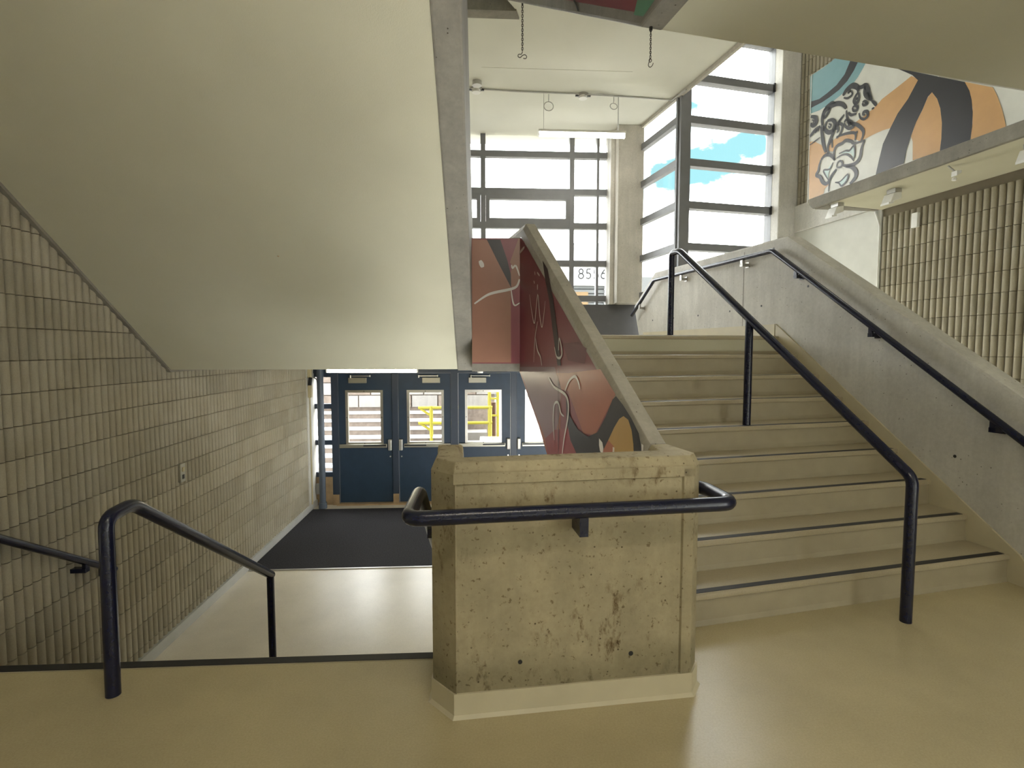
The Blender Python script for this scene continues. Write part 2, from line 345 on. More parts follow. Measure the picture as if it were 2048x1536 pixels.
# ================================================================== STAIRS
def step_flight():
    t = thing('stair_flight', R.P(2.5, V1, 0), 'broad beige vinyl stair flight with black grip strips rising to the window landing', 'stairs')
    prof = [(V1 + .02, -.25)]
    for n in range(1, 10): prof += [(V1 + .02 + (n - 1) * TREAD, n * RISE - .02), (V1 + .02 + n * TREAD, n * RISE - .02)] if n < 9 else [(V1 + .02 + 8 * TREAD, 9 * RISE - .02)]
    prof += [(V1 + .02 + 8 * TREAD, 9 * RISE - .32), (V1 + .5, -.25)]
    obj('flight_slab', MB().pv(R, prof, B1 + .002, 3.81), M['conc'], t)
    for n in range(1, 10):
        v = V1 + (n - 1) * TREAD; z = n * RISE
        dep = TREAD + .01 if n < 9 else .06
        nose = [(v + dep, z), (v + .010, z), (v + .003, z - .004), (v, z - .012), (v + .001, z - .030), (v + .008, z - .036), (v + dep, z - .02)]
        tr = obj('tread', MB().pv(R, nose, B1 + .001, 3.795), M['tread'], t, smooth=True)
        obj('grip_strip', MB().box(R, B1 + .002, 3.772, v + .016, v + .056, z - .006, z + .0015), M['strip'], tr)
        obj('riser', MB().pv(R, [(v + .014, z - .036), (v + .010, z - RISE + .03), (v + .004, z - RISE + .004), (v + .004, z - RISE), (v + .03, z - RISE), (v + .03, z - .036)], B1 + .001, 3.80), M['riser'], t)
    sk = [(V1 - .9, 0), (V1 - .05, 0), (V1 + .02, 0)]
    top = .055
    obj('skirting', MB().pv(R, [(V1 - 0.06, 0), (V1 + .03, 0), (V1 + 8 * TREAD + .05, 8 * RISE), (V1 + 8 * TREAD + .05, ZL + .12), (V1 + 8 * TREAD, ZL + .085), (V1 - .05, RISE + top - .045), (V1 - .12, .10), (V1 - .12, 0)], 3.795, 3.816), M['base'], t)
    return t
step_flight()
def down_flight():
    t = thing('stair_flight', L.P(-1.5, VD, ZB), 'short beige stair flight going down to the entry doors', 'stairs')
    prof = [(VD - .04, -.28)] + [(VD - .04, -.02)]
    prof = [(VD - .02, -.29), (VD - .02, -RISE - .02)]
    for n in range(1, 7): prof += [(VD - .02 + n * TREAD, -n * RISE - .02), (VD - .02 + n * TREAD, -(n + 1) * RISE - .02)]
    prof[-1] = (prof[-1][0], ZB - .02); prof += [(VD + .6, ZB - .02)]
    obj('flight_slab', MB().pv(L, prof, -2.85, -.215), M['conc'], t)
    for n in range(0, 7):
        v = VD + n * TREAD; z = -n * RISE
        if n == 0: obj('tread', MB().box(L, -2.86, -.214, v - .06, v, z - .036, z + .001), M['tread'], t)
        else: obj('tread', MB().box(L, -2.86, -.214, v - TREAD - .02, v, z - .03, z), M['tread'], t)
        obj('grip_strip', MB().box(L, -2.86, -.214, v - .052, v - .004, z - .002, z + .003), M['strip'], t)
        obj('riser', MB().box(L, -2.855, -.214, v - .03, v - .012, z - RISE, z - .03), M['riser'], t)
    return t
down_flight()
# flight 2: comes back towards the viewer over the entry; only its underside and right balustrade show
t = thing('stair_flight', L.P(-1.5, 5.0, 1.26), 'upper stair flight seen from below, broad cream sloping underside with dark concrete edge', 'stairs')
s0 = 1.94
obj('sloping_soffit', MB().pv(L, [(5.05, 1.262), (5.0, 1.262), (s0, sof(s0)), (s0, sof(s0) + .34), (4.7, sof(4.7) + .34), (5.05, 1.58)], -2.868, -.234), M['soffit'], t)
obj('stringer', MB().pv(L, [(5.12, 1.255), (5.0, 1.250), (1.55, sof(1.55) - .012), (1.55, sof(1.55) + 1.4), (4.6, sof(4.6) + 1.35), (5.12, 2.6)], -.234, -.088), M['dark'], t, bevel=.012, label='dark concrete side of the upper flight')
obj('soffit_mark', MB().cyl(L.P(-1.42, 3.835, sof(3.835) - .004), L.P(-1.42, 3.835, sof(3.835) + .01), .006, 8), M['tan'], t)
# flight 3: rises above the first, with a painted balustrade
t3 = thing('stair_flight', R.P(2.5, 2.3, 2.94), 'highest stair flight overhead with maroon painted balustrade', 'stairs')
bz = lambda v: 2.93 + (v - 2.32) * .655
obj('flight_slab', MB().pv(R, [(2.34, 2.95), (5.1, bz(5.1) + .05), (5.1, bz(5.1) + .35), (2.34, 3.3)], B1, 3.95), M['soffit'], t3)
obj('balustrade', MB().pv(R, [(1.2, 2.93), (2.32, 2.93), (5.3, bz(5.3)), (5.3, bz(5.3) + 1.25), (2.32, 4.25), (1.2, 4.2)], B0, B1), M['dark'], t3, bevel=.012)

# ================================================================== PIER, BALUSTRADES
MURALS = {}
MURALS = {'B':[('poly','salmon',[(4.173,1.121),(3.814,1.275),(3.231,1.294),(2.723,1.339),(2.526,1.214),(2.649,1.094),(2.784,0.961),(2.962,0.943),(3.076,1.043),(3.229,1.179),(3.359,1.18),(3.385,0.715),(3.642,0.664)]),('poly','mauve',[(4.44,1.296),(3.501,1.326),(3.359,1.18),(3.39,1.005),(3.493,0.814),(3.567,0.765),(3.704,0.791),(4.035,1.009)]),('poly','rose',[(3.704,0.791),(3.494,0.885),(3.224,0.936),(3.101,0.847),(2.986,0.795),(3.642,0.664)]),('poly','plum',[(3.331,1.486),(3.057,1.493),(2.921,1.452),(2.945,1.362),(3.233,1.376)]),('poly','ink',[(3.782,2.101),(3.662,2.021),(3.527,1.781),(3.452,1.591),(3.362,1.339),(3.437,1.337),(3.549,1.595),(3.62,1.789),(3.72,1.957)]),('poly','ink',[(3.26,1.132),(3.179,1.019),(3.045,0.952),(2.883,0.936),(2.749,0.981),(2.638,1.086),(2.556,1.185),(2.516,1.206),(2.437,1.17),(2.344,1.114),(2.264,1.051),(2.22,0.946),(3.042,0.783),(3.176,0.867),(3.251,0.988)]),('poly','ochre',[(2.71,0.849),(2.602,0.962),(2.531,1.041),(2.473,1.093),(2.426,1.113),(2.374,1.101),(2.337,1.056),(2.317,0.993),(2.308,0.929)]),('poly','salmon',[(2.71,0.849),(2.602,0.962),(2.528,0.939),(2.547,0.881)]),('poly','white',[(2.722,0.952),(2.676,0.936),(2.662,0.906),(2.674,0.87),(2.707,0.883),(2.721,0.914)]),('poly','white',[(2.543,0.936),(2.522,0.936),(2.529,0.887),(2.547,0.883)]),('poly','white',[(2.233,1.008),(2.214,1.003),(2.218,0.953),(2.231,0.95)]),('line','white',[(4.114,1.886),(4.051,1.747),(3.972,1.653),(3.894,1.864),(3.84,1.707),(3.776,1.613),(3.706,1.797)],0.012),('line','white',[(3.892,1.659),(3.962,1.532),(3.992,1.347)],0.01),('line','white',[(3.948,1.532),(3.894,1.44),(3.815,1.39),(3.785,1.327)],0.012),('line','white',[(3.493,1.464),(3.449,1.4),(3.38,1.39),(3.34,1.419),(3.358,1.475),(3.399,1.521),(3.404,1.441)],0.014),('line','white',[(3.62,1.247),(3.499,1.188),(3.276,1.153),(3.212,1.092),(3.225,0.992),(3.287,0.86),(3.324,0.739)],0.017),('line','white',[(3.277,1.175),(3.199,1.246),(3.096,1.279),(3.038,1.245),(3.015,1.205)],0.014),('line','white',[(3.486,0.815),(3.513,0.954),(3.49,1.064),(3.409,1.084),(3.356,1.021),(3.29,1.006)],0.014),('line','white',[(4.426,2.268),(4.267,2.288)],0.02),('line','white',[(4.569,2.351),(4.557,2.298)],0.016),('line','white',[(3.976,2.048),(3.962,2.02)],0.012),('line','white',[(3.909,2.032),(3.844,1.998)],0.012),('line','white',[(3.998,1.979),(3.975,1.957)],0.012),('line','white',[(3.899,1.941),(3.899,1.9)],0.016),('line','ink',[(3.413,1.335),(3.402,0.712)],0.006)],'A':[('poly','brown',[(0.006,2.386),(0.14,2.378),(0.335,1.982),(0.338,1.334),(0.001,1.334)]),('poly','ink',[(0.13,2.383),(0.246,2.381),(0.306,2.204),(0.335,2.09),(0.338,1.975),(0.219,2.204)]),('poly','brown',[(0.4,2.389),(0.413,2.389),(0.413,2.032),(0.364,1.975),(0.339,1.982),(0.335,2.104),(0.35,2.161),(0.328,2.19)]),('line','white',[(0.023,1.838),(0.117,1.903),(0.19,1.932),(0.328,1.961),(0.386,1.987),(0.41,2.047)],0.018),('line','white',[(0.41,2.075),(0.378,2.161),(0.35,2.14),(0.342,2.168)],0.012),('line','white',[(0.072,2.204),(0.086,2.173),(0.095,2.147)],0.03),('line','white',[(0.338,1.961),(0.352,1.86),(0.371,1.824),(0.411,1.846)],0.01)],'U':[('poly','green',[(2.348,3.065),(2.185,2.966),(2.288,2.957),(2.382,3.018)]),('line','ink',[(3.177,3.571),(3.092,3.456)],0.012)],'M':[('poly','blue',[(5.63,4.65),(5.543,4.652),(5.433,4.649),(5.355,4.654),(5.252,4.666),(5.131,4.597),(4.849,4.409),(4.88,4.372),(4.943,4.309),(5.043,4.247),(5.184,4.221),(5.314,4.199),(5.47,4.194),(5.615,4.217)]),('poly','black',[(5.615,4.355),(5.476,4.323),(5.359,4.336),(5.228,4.362),(5.122,4.424),(5.048,4.537),(4.948,4.471),(4.999,4.404),(5.082,4.335),(5.188,4.293),(5.317,4.274),(5.434,4.267),(5.535,4.274),(5.611,4.277)]),('poly','orange',[(4.995,3.818),(4.943,3.851),(4.79,3.882),(4.7,3.91),(4.636,3.948),(4.488,3.98),(4.327,4.019),(4.251,3.954),(4.269,3.907),(4.348,3.81),(4.452,3.729),(4.526,3.621),(4.608,3.633),(4.691,3.635),(4.803,3.631),(4.879,3.623),(4.962,3.686),(5.058,3.717)]),('poly','orange',[(5.607,3.893),(5.535,3.871),(5.43,3.797),(5.327,3.693),(5.344,3.655),(5.412,3.619),(5.476,3.49),(5.389,3.357),(5.288,3.305),(5.345,3.27),(5.353,3.224),(5.58,3.206)]),('poly','orange',[(5.329,3.738),(5.254,3.769),(5.199,3.791),(5.054,3.785),(4.948,3.737),(4.944,3.667),(5.086,3.713),(5.194,3.689),(5.248,3.651),(5.317,3.69)]),('poly','orange',[(3.827,3.728),(3.593,3.572),(3.553,3.48),(3.517,3.375),(3.493,3.284),(3.476,3.205),(3.748,3.211),(3.739,3.351),(3.745,3.473),(3.768,3.594)]),('poly','black',[(4.498,4.179),(4.319,4.058),(3.822,3.724),(3.779,3.633),(3.756,3.546),(3.742,3.438),(3.74,3.318),(3.752,3.206),(4.011,3.216),(4.003,3.323),(4.005,3.46),(4.027,3.595),(4.06,3.691),(4.112,3.773),(4.15,3.749),(4.195,3.658),(4.252,3.569),(4.298,3.464),(4.34,3.345),(4.36,3.226),(4.67,3.22),(4.641,3.35),(4.601,3.499),(4.526,3.621),(4.452,3.729),(4.349,3.82),(4.256,3.947),(4.317,4.024)]),('poly','orange',[(4.112,3.773),(4.06,3.691),(4.027,3.595),(4.005,3.46),(4.003,3.323),(4.011,3.216),(4.27,3.224),(4.279,3.399),(4.298,3.454),(4.252,3.569),(4.195,3.653),(4.15,3.745)]),('poly','aqua',[(5.153,3.595),(5.081,3.602),(5.009,3.58),(4.955,3.609),(4.943,3.542),(4.952,3.476),(4.986,3.537),(5.061,3.573)]),('poly','aqua',[(5.375,3.488),(5.316,3.476),(5.261,3.516),(5.286,3.444),(5.292,3.372),(5.322,3.404),(5.344,3.448)]),('poly','aqua',[(5.193,3.302),(5.11,3.285),(5.023,3.335),(5.032,3.278),(5.098,3.234),(5.127,3.267)]),('line','black',[(5.412,3.619),(5.435,3.567),(5.446,3.511),(5.475,3.467),(5.416,3.426),(5.379,3.362),(5.318,3.321),(5.272,3.351),(5.245,3.395),(5.182,3.44)],0.032),('line','black',[(5.412,3.619),(5.354,3.647),(5.276,3.624),(5.206,3.546)],0.032),('line','black',[(5.215,3.545),(5.225,3.628),(5.194,3.689),(5.112,3.695),(5.068,3.706),(4.996,3.67),(4.951,3.631),(4.822,3.618)],0.028000000000000004),('line','black',[(4.822,3.618),(4.855,3.552),(4.867,3.474),(4.899,3.43),(4.957,3.415),(5.045,3.431),(5.1,3.456)],0.032),('line','black',[(5.054,3.426),(4.974,3.393),(4.919,3.334),(4.916,3.277),(4.957,3.241),(4.991,3.224)],0.036),('line','black',[(5.181,3.432),(5.235,3.384),(5.271,3.337),(5.284,3.223)],0.016),('line','black',[(5.184,3.476),(5.167,3.507),(5.13,3.512),(5.101,3.478),(5.118,3.448),(5.16,3.45),(5.184,3.476)],0.0176),('line','black',[(5.153,3.595),(5.063,3.596),(5.009,3.58),(4.955,3.609),(4.941,3.528),(4.952,3.469)],0.0176),('line','black',[(5.188,3.557),(5.115,3.568),(5.043,3.549),(4.979,3.492),(4.95,3.448)],0.016),('line','black',[(5.233,3.529),(5.277,3.471),(5.366,3.487),(5.337,3.423),(5.291,3.357)],0.016),('line','black',[(5.193,3.299),(5.119,3.288),(5.023,3.335),(5.029,3.277),(5.098,3.234),(5.137,3.274),(5.193,3.299)],0.016),('line','black',[(5.602,3.945),(5.521,3.989),(5.441,4.003)],0.036),('line','black',[(5.43,3.999),(5.404,3.869),(5.38,3.771),(5.346,3.678)],0.036),('line','black',[(5.305,3.641),(5.318,3.712),(5.293,3.783),(5.249,3.854),(5.206,3.923),(5.1,3.993)],0.032),('line','black',[(5.597,3.851),(5.515,3.866),(5.435,3.881)],0.012),('line','black',[(5.592,4.177),(5.517,4.131),(5.504,4.073),(5.555,4.056),(5.598,4.096)],0.04000000000000001),('line','black',[(5.573,4.131),(5.543,4.104),(5.563,4.089)],0.016),('line','black',[(5.41,3.998),(5.415,4.081),(5.388,4.144),(5.331,4.163),(5.218,4.157),(5.133,4.113),(5.076,4.046)],0.044000000000000004),('line','black',[(5.408,4.152),(5.37,4.173),(5.315,4.142),(5.328,4.111),(5.385,4.076),(5.407,4.122)],0.028000000000000004),('line','black',[(5.343,4.022),(5.266,4.005),(5.226,3.946),(5.251,3.883),(5.317,3.888),(5.375,3.954),(5.343,4.022)],0.04000000000000001),('line','black',[(5.318,3.983),(5.282,3.954),(5.3,3.932),(5.321,3.962)],0.0176),('line','black',[(5.241,3.88),(5.186,3.901),(5.169,3.923),(5.122,3.89),(5.128,3.835),(5.163,3.792),(5.199,3.777)],0.024),('line','black',[(5.223,3.887),(5.176,3.875),(5.192,3.832)],0.024),('line','black',[(5.096,3.907),(5.07,3.925),(5.006,3.871),(4.969,3.821),(5.021,3.814),(5.076,3.854),(5.099,3.902)],0.028000000000000004),('line','black',[(5.06,3.9),(5.014,3.86),(5.049,3.86)],0.028000000000000004),('line','black',[(5.075,4.025),(5.063,3.95),(5.024,3.878),(4.918,3.807),(4.847,3.725),(4.844,3.67),(4.867,3.631)],0.028000000000000004),('line','black',[(5.047,3.992),(5.01,3.949),(4.941,3.933)],0.024),('line','black',[(5.129,4.203),(5.086,4.239),(5.008,4.251),(4.937,4.198),(4.927,4.152)],0.044000000000000004),('line','black',[(5.118,4.177),(5.064,4.148),(5.004,4.16),(5.023,4.21)],0.020000000000000004),('line','black',[(5.059,4.22),(5.04,4.197)],0.032),('line','black',[(4.927,4.152),(4.967,4.116),(4.979,4.08),(4.946,4.038),(4.915,4.079),(4.921,4.136)],0.028000000000000004),('line','black',[(4.949,4.101),(4.94,4.076)],0.024),('line','black',[(4.937,4.198),(4.887,4.181),(4.845,4.175),(4.811,4.125),(4.791,4.063),(4.756,3.987)],0.04000000000000001),('line','black',[(4.845,4.168),(4.847,4.115),(4.823,4.058),(4.772,4.001)],0.032),('line','black',[(4.809,4.098),(4.785,4.041),(4.764,3.998)],0.020000000000000004),('line','black',[(4.996,4.019),(4.963,4.025),(4.927,3.996),(4.943,3.968),(4.981,3.982),(4.996,4.019)],0.024),('line','black',[(4.87,4.018),(4.842,4.019),(4.811,3.979),(4.852,3.983),(4.87,4.011)],0.024),('line','black',[(4.756,3.987),(4.714,3.936),(4.697,3.909)],0.024),('line','black',[(4.907,3.926),(4.887,3.87),(4.836,3.835),(4.797,3.852),(4.807,3.897),(4.848,3.914),(4.855,3.89),(4.83,3.873)],0.024),('line','black',[(4.751,3.9),(4.72,3.899)],0.016),('line','black',[(5.199,3.791),(5.072,3.778),(4.948,3.737),(4.944,3.66)],0.024),('line','black',[(4.948,3.737),(4.914,3.738)],0.020000000000000004),('line','black',[(5.291,3.739),(5.265,3.787),(5.251,3.695)],0.020000000000000004),('line','black',[(5.126,3.976),(5.17,3.944),(5.196,3.905)],0.024),('line','black',[(5.378,3.933),(5.41,3.99)],0.032),('line','black',[(5.519,3.959),(5.484,3.982),(5.459,3.965)],0.024),('line','black',[(5.218,4.157),(5.276,4.197),(5.332,4.193),(5.38,4.185)],0.024)]}
def layer_polys(items, F3, only=None, step=.0004, start=.0015):
    """F3(a,b,d) -> world; builds thin painted shapes, each group one paint colour"""
    by = []
    i = 0
    for it in items:
        d = start + step * i
        if it[0] == 'poly': i += 1
        mb = MB()
        if it[0] == 'poly':
            mb.add([F3(a, b, d) for a, b in it[2]], [tuple(range(len(it[2])))])
        else:
            pts = [Vector((a, b)) for a, b in it[2]]; w = it[3] * .65
            # densify with a Catmull-Rom curve
            q = []
            for k in range(len(pts) - 1):
                p0 = pts[max(k - 1, 0)]; p1 = pts[k]; p2 = pts[k + 1]; p3 = pts[min(k + 2, len(pts) - 1)]
                for s in range(4):
                    x = s / 4; q.append(.5 * ((2 * p1) + (p2 - p0) * x + (2 * p0 - 5 * p1 + 4 * p2 - p3) * x * x + (3 * p1 - p0 - 3 * p2 + p3) * x ** 3))
            q.append(pts[-1]); n = len(q); vs = []
            for k in range(n):
                tg = (q[min(k + 1, n - 1)] - q[max(k - 1, 0)]); tg = tg.normalized() if tg.length > 1e-9 else Vector((1, 0)); nn = Vector((-tg.y, tg.x))
                ww = w * (.45 + .55 * math.sin(math.pi * (k + .6) / (n + .2)))
                vs += [F3(*(q[k] + nn * ww), d), F3(*(q[k] - nn * ww), d)]
            mb.add(vs, [(2 * k, 2 * k + 1, 2 * k + 3, 2 * k + 2) for k in range(n - 1)])
        by.append((it[1], mb))
    return by
def paint_on(parent, items, F3, base_col, base_poly, start=.0015):
    obj('painted_ground', MB().add([F3(a, b, .0006) for a, b in base_poly], [tuple(range(len(base_poly)))]), PAINT[base_col], parent)
    acc = {}; cnt = {}
    for col, mb in layer_polys(items, F3):
        cnt[col] = cnt.get(col, 0) + 1; acc.setdefault(col, MB()); acc[col].add(mb.v, mb.f)
    for col, mb in acc.items():
        obj('painted_shape', mb, PAINT[col], parent, kind='stuff' if cnt[col] > 1 else None)
# mural on the highest balustrade
FU = lambda a, b, d: R.P(B0 - d, a, b)
paint_on(t3, MURALS['U'], FU, 'maroon', [(2.24, bz(2.32) + .075), (2.34, bz(2.32) + .075), (5.0, bz(5.0) + .09), (5.0, bz(5.0) + 1.1), (2.24, 4.1)])

pier = thing('newel_wall', (0.25, 2.1, 0), 'stained concrete newel wall with chamfered corners at the foot of both stairs', 'concrete wall')
ZT = 1.012
outer = [L.P(-.208, 2.43, 0), Vector((-.325, 2.10, 0)), P1, P2, R.P(B1, 1.95, 0), R.P(B1, 2.20, 0), R.P(B0 + .0, 2.20, 0)]
inner = [P2 - PN * .15 + Vector((-.115, 0, 0)), P1 - PN * .15 + Vector((.055, 0, 0)), L.P(-.09, 2.36, 0), L.P(-.09, 2.43, 0)]
loop = outer + inner
def inset(l, d):
    c = []
    n = len(l)
    for i in range(n):
        a = (l[i] - l[i - 1]).normalized(); b = (l[(i + 1) % n] - l[i]).normalized()
        na = Vector((-a.y, a.x, 0)); nb = Vector((-b.y, b.x, 0)); m = (na + nb); m = m / max(m.dot(na), .35)
        c.append(l[i] + m * d)
    return c
mb = MB(); n = len(loop)
low = [Vector((p.x, p.y, ZB)) for p in loop]; mid = [Vector((p.x, p.y, ZT - .045)) for p in loop]
ins = inset(loop, .022); top = [Vector((p.x, p.y, ZT)) for p in ins]
mb.add(low + mid + top, [tuple(range(n))[::-1], tuple(range(2 * n, 3 * n))] + [(k * n + i, k * n + (i + 1) % n, (k + 1) * n + (i + 1) % n, (k + 1) * n + i) for k in (0, 1) for i in range(n)])
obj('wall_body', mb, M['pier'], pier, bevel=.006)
# raised border strips framing the front face
def face(s, z, d): p = P1 + PD * s + PN * d; return Vector((p.x, p.y, z))
LF = (P2 - P1).length
def fbox(s0, s1, z0, z1, d0, d1): return MB().prism([face(s0, z0, d0), face(s1, z0, d0), face(s1, z0, d1), face(s0, z0, d1)], (0, 0, z1 - z0))
m_ = MB()
m_.prism([face(0, ZT - .085, 0), face(LF, ZT - .085, 0), face(LF, ZT - .08, .008), face(0, ZT - .08, .008)], (0, 0, .042))
for s, w_ in ((0.0, .012), (LF - .055, .055)): m_.prism([face(s, .1, 0), face(s + w_, .1, 0), face(s + w_ - .006, .1, .008), face(s + .006, .1, .008)], (0, 0, ZT - .15))
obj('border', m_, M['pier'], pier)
for (x, z, r) in ((.032, .204, .009), (.498, .2, .010)):
    s = (Vector((x, 2.04, 0)) - P1).dot(PD)
    c = MB().cyl(face(s, z, -.002), face(s, z, .0012), r, 12); obj('tie_hole', c, M['black'], pier)
# vinyl base round the foot
ob = [Vector((-.328, 2.30, 0)), Vector((-.331, 2.097, 0)), P1 + PN * .008 + Vector((-.003, 0, 0)), P2 + PN * .008 + Vector((.003, 0, 0)), R.P(B1 + .008, 1.945, 0), R.P(B1 + .008, 2.34, 0)]
mb = MB(); n = len(ob); ib = [Vector((-.30, 2.30, 0)), Vector((-.30, 2.11, 0)), P1 - PN * .02 + Vector((.01, 0, 0)), P2 - PN * .02 + Vector((-.01, 0, 0)), R.P(B1 - .03, 1.96, 0), R.P(B1 - .03, 2.34, 0)]
foot = [p + (p - q).normalized() * .014 for p, q in zip(ob, ib)]
vs = [Vector((p.x, p.y, 0.0005)) for p in foot] + [Vector((p.x, p.y, .012)) for p in ob] + [Vector((p.x, p.y, .098)) for p in ob] + [Vector((p.x, p.y, .098)) for p in ib]
mb.add(vs, [(k * n + i, k * n + i + 1, (k + 1) * n + i + 1, (k + 1) * n + i) for k in range(3) for i in range(n - 1)])
obj('baseboard', mb, M['base'], pier, label='beige vinyl base round the foot')
# descending balustrade of the lower flight, left side of the newel
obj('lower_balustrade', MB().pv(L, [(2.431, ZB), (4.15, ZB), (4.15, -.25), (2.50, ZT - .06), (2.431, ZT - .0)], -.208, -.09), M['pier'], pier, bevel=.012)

# rising balustrade with mural
bal = thing('balustrade', R.P(1.25, 3.3, 0.5), 'sloping concrete balustrade of the rising stair with maroon and lamp-lightened salmon mural on its side', 'balustrade')
VB = 4.33; HB = .95
bt = lambda v: RISE + (v - V1) * K + HB
vs0 = V1 + (ZT - RISE - HB) / K
topline = [(2.2, ZT), (max(vs0, 2.205), ZT + .0), (VB, bt(VB)), (5.2, bt(VB))]
botline = [(5.2, 1.255), (4.445, 1.255), (2.36, RISE + (2.36 - V1) * K - .383), (2.2, -.32)]
def chamfered(tl, bl, u0, u1, d):
    mb = MB(); n = len(tl); m = len(bl)
    def ring(u, top): return [R.P(u, v, z) for v, z in top] + [R.P(u, v, z) for v, z in bl]
    lo = [(v, z - d) for v, z in tl]
    ring0 = ring(u0, lo); ring1 = ring(u1, lo); N = n + m
    t0 = [R.P(u0 + .024, v, z) for v, z in tl]; t1 = [R.P(u1 - .012, v, z) for v, z in tl]
    mb.add(ring0 + ring1 + t0 + t1, [tuple(range(N)), tuple(range(N, 2 * N))[::-1]]
           + [(i, i + 1, N + i + 1, N + i) for i in range(n - 1, N - 1)]
           + [(i, i + 1, 2 * N + i + 1, 2 * N + i) for i in range(n - 1)]
           + [(2 * N + i, 2 * N + i + 1, 2 * N + n + i + 1, 2 * N + n + i) for i in range(n - 1)]
           + [(2 * N + n + i, 2 * N + n + i + 1, N + i + 1, N + i) for i in range(n - 1)]
           + [(0, 2 * N, 2 * N + n, N, N + N - 1, N - 1), (n - 1, N + n - 1, 2 * N + n + n - 1, 2 * N + n - 1)])
    return mb
obj('wall_body', chamfered(topline, botline, B0, B1, .05), M['conc'], bal, bevel=.004)
FB = lambda a, b, d: R.P(B0 - d, a, b)
paint_on(bal, MURALS['B'], FB, 'maroon', [(2.22, -.28), (2.36, -.20), (4.44, 1.258), (4.55, 1.258), (4.55, bt(VB) - .10), (VB + .06, bt(VB) - .10), (2.22, bt(2.22) - .06)])  # lower salmon and mauve shapes also carry lamplight put into the paint
# landing guard facing the hall
GA = L.P(-.09, 4.6, 0); GB = R.P(B0, 4.43, 0); GD = (GB - GA).normalized(); GN = Vector((GD.y, -GD.x, 0)); GL = (GB - GA).length
FA = lambda a, b, d: GA + GD * a + GN * d + Vector((0, 0, b))
guard = obj('landing_guard', MB().prism([FA(0, 1.257, 0), FA(GL, 1.257, 0), FA(GL, 1.257, -.12), FA(0, 1.257, -.12)], (0, 0, 2.395 - 1.257)), M['dark'], label='short concrete landing guard with brown and maroon mural between the two flights', cat='landing guard')
paint_on(guard, MURALS['A'], FA, 'maroon', [(.002, 1.325), (GL, 1.325), (GL, 2.39), (.002, 2.39)])

# right balustrade of the rising stair
rb = thing('balustrade', R.P(3.9, 3.5, 0), 'right-hand bare concrete balustrade running up beside the stair and along the landing', 'balustrade')
rt = lambda v: RISE + (v - V1) * K + .985
VR = 4.33; ZRT = rt(VR)
poly = [(1.75, -.1), (2.36, -.1), (4.36, 1.3), (7.10, 1.3), (7.25, ZL + .05), (7.39, 2.0), (7.42, 2.10), (6.81, ZRT), (VR, ZRT), (2.0, rt(2.0)), (1.75, rt(2.0))]
obj('wall_body', MB().pv(R, poly, 3.81, 3.98), M['conc2'], rb, bevel=.02)
obj('skirting', MB().pv(R, [(4.44, ZL), (7.1, ZL), (7.1, ZL + .12), (4.44, ZL + .12)], 3.795, 3.812), M['base'], rb)
obj('joint', MB().box(R, 3.808, 3.812, 4.93, 4.936, ZL + .12, ZRT - .05), M['dark'], rb)
for v, z in ((4.65, 1.89), (5.15, 1.87), (5.75, 1.86), (6.3, 1.86), (6.85, 1.86), (4.0, 1.2), (3.35, .74), (2.72, .72), (4.05, 2.02), (3.1, 1.42), (4.5, 2.44)):
    obj('tie_hole', MB().cyl(R.P(3.815, v, z), R.P(3.8085, v, z), .011, 10), M['black'], rb)

# ================================================================== HANDRAILS
RR = .0285
def bracket(mbase, F, u0, u1, v, z):   # short arm from wall to rail
    return MB().box(F, min(u0, u1), max(u0, u1), v - .02, v + .02, z - .075, z - .045)
# wrap-round rail at the newel
h = thing('handrail', (0.25, 1.95, .7), 'navy tube handrail wrapping round the front of the stained newel wall', 'handrail')
zf = .836
c0 = face(-.168, zf, .1); c1 = face(1.098, zf + .004, .1)
l1 = Vector((c0.x, c0.y, zf)) + L.g * .38; l2 = l1 + L.g * .9 + Vector((0, 0, -.9 * K))
lu = L.P(-.272, 2.27, zf); lu2 = L.P(-.272, 3.9, zf - (3.9 - 2.27) * K)
ru = R.P(1.385, 2.02, zf + .005); ru2 = R.P(1.30, 2.10, zf + .005)
obj('rail', MB().tube([lu2, lu, c0, c1, ru, ru2], RR, 18, bend=.055), M['rail'], h, smooth=True)
sB = (Vector((.255, 2.07, 0)) - P1).dot(PD)
m_ = MB().prism([face(sB - .017, zf - .095, .0), face(sB + .017, zf - .095, .0), face(sB + .017, zf - .095, .115), face(sB - .017, zf - .095, .115)], (0, 0, .04))
m_.prism([face(sB - .017, zf - .056, .078), face(sB + .017, zf - .056, .078), face(sB + .017, zf - .056, .115), face(sB - .017, zf - .056, .115)], (0, 0, .034))
obj('bracket', m_, M['rail'], h)
for v in (2.6, 3.4): obj('bracket', MB().box(L, -.275, -.207, v - .018, v + .018, zf - (v - 2.27) * K - .09, zf - (v - 2.27) * K - .02), M['rail'], h)
# left post rail
h = thing('handrail', L.P(-1.553, 2.226, 0), 'navy post-mounted handrail going down the entry stair', 'handrail')
k2 = -.652; zt = .752
obj('rail', MB().tube([L.P(-1.553, 2.228, 0), L.P(-1.553, 2.236, zt), L.P(-1.553, 2.40, zt + .012), L.P(-1.553, 3.885, zt + .012 + (3.885 - 2.40) * k2)], RR, 18, bend=.05), M['rail'], h, smooth=True)
obj('post', MB().cyl(L.P(-1.553, 3.868, -6 * RISE), L.P(-1.553, 3.868, zt + (3.868 - 2.4) * k2), RR * .9, 16), M['rail'], h, smooth=True)
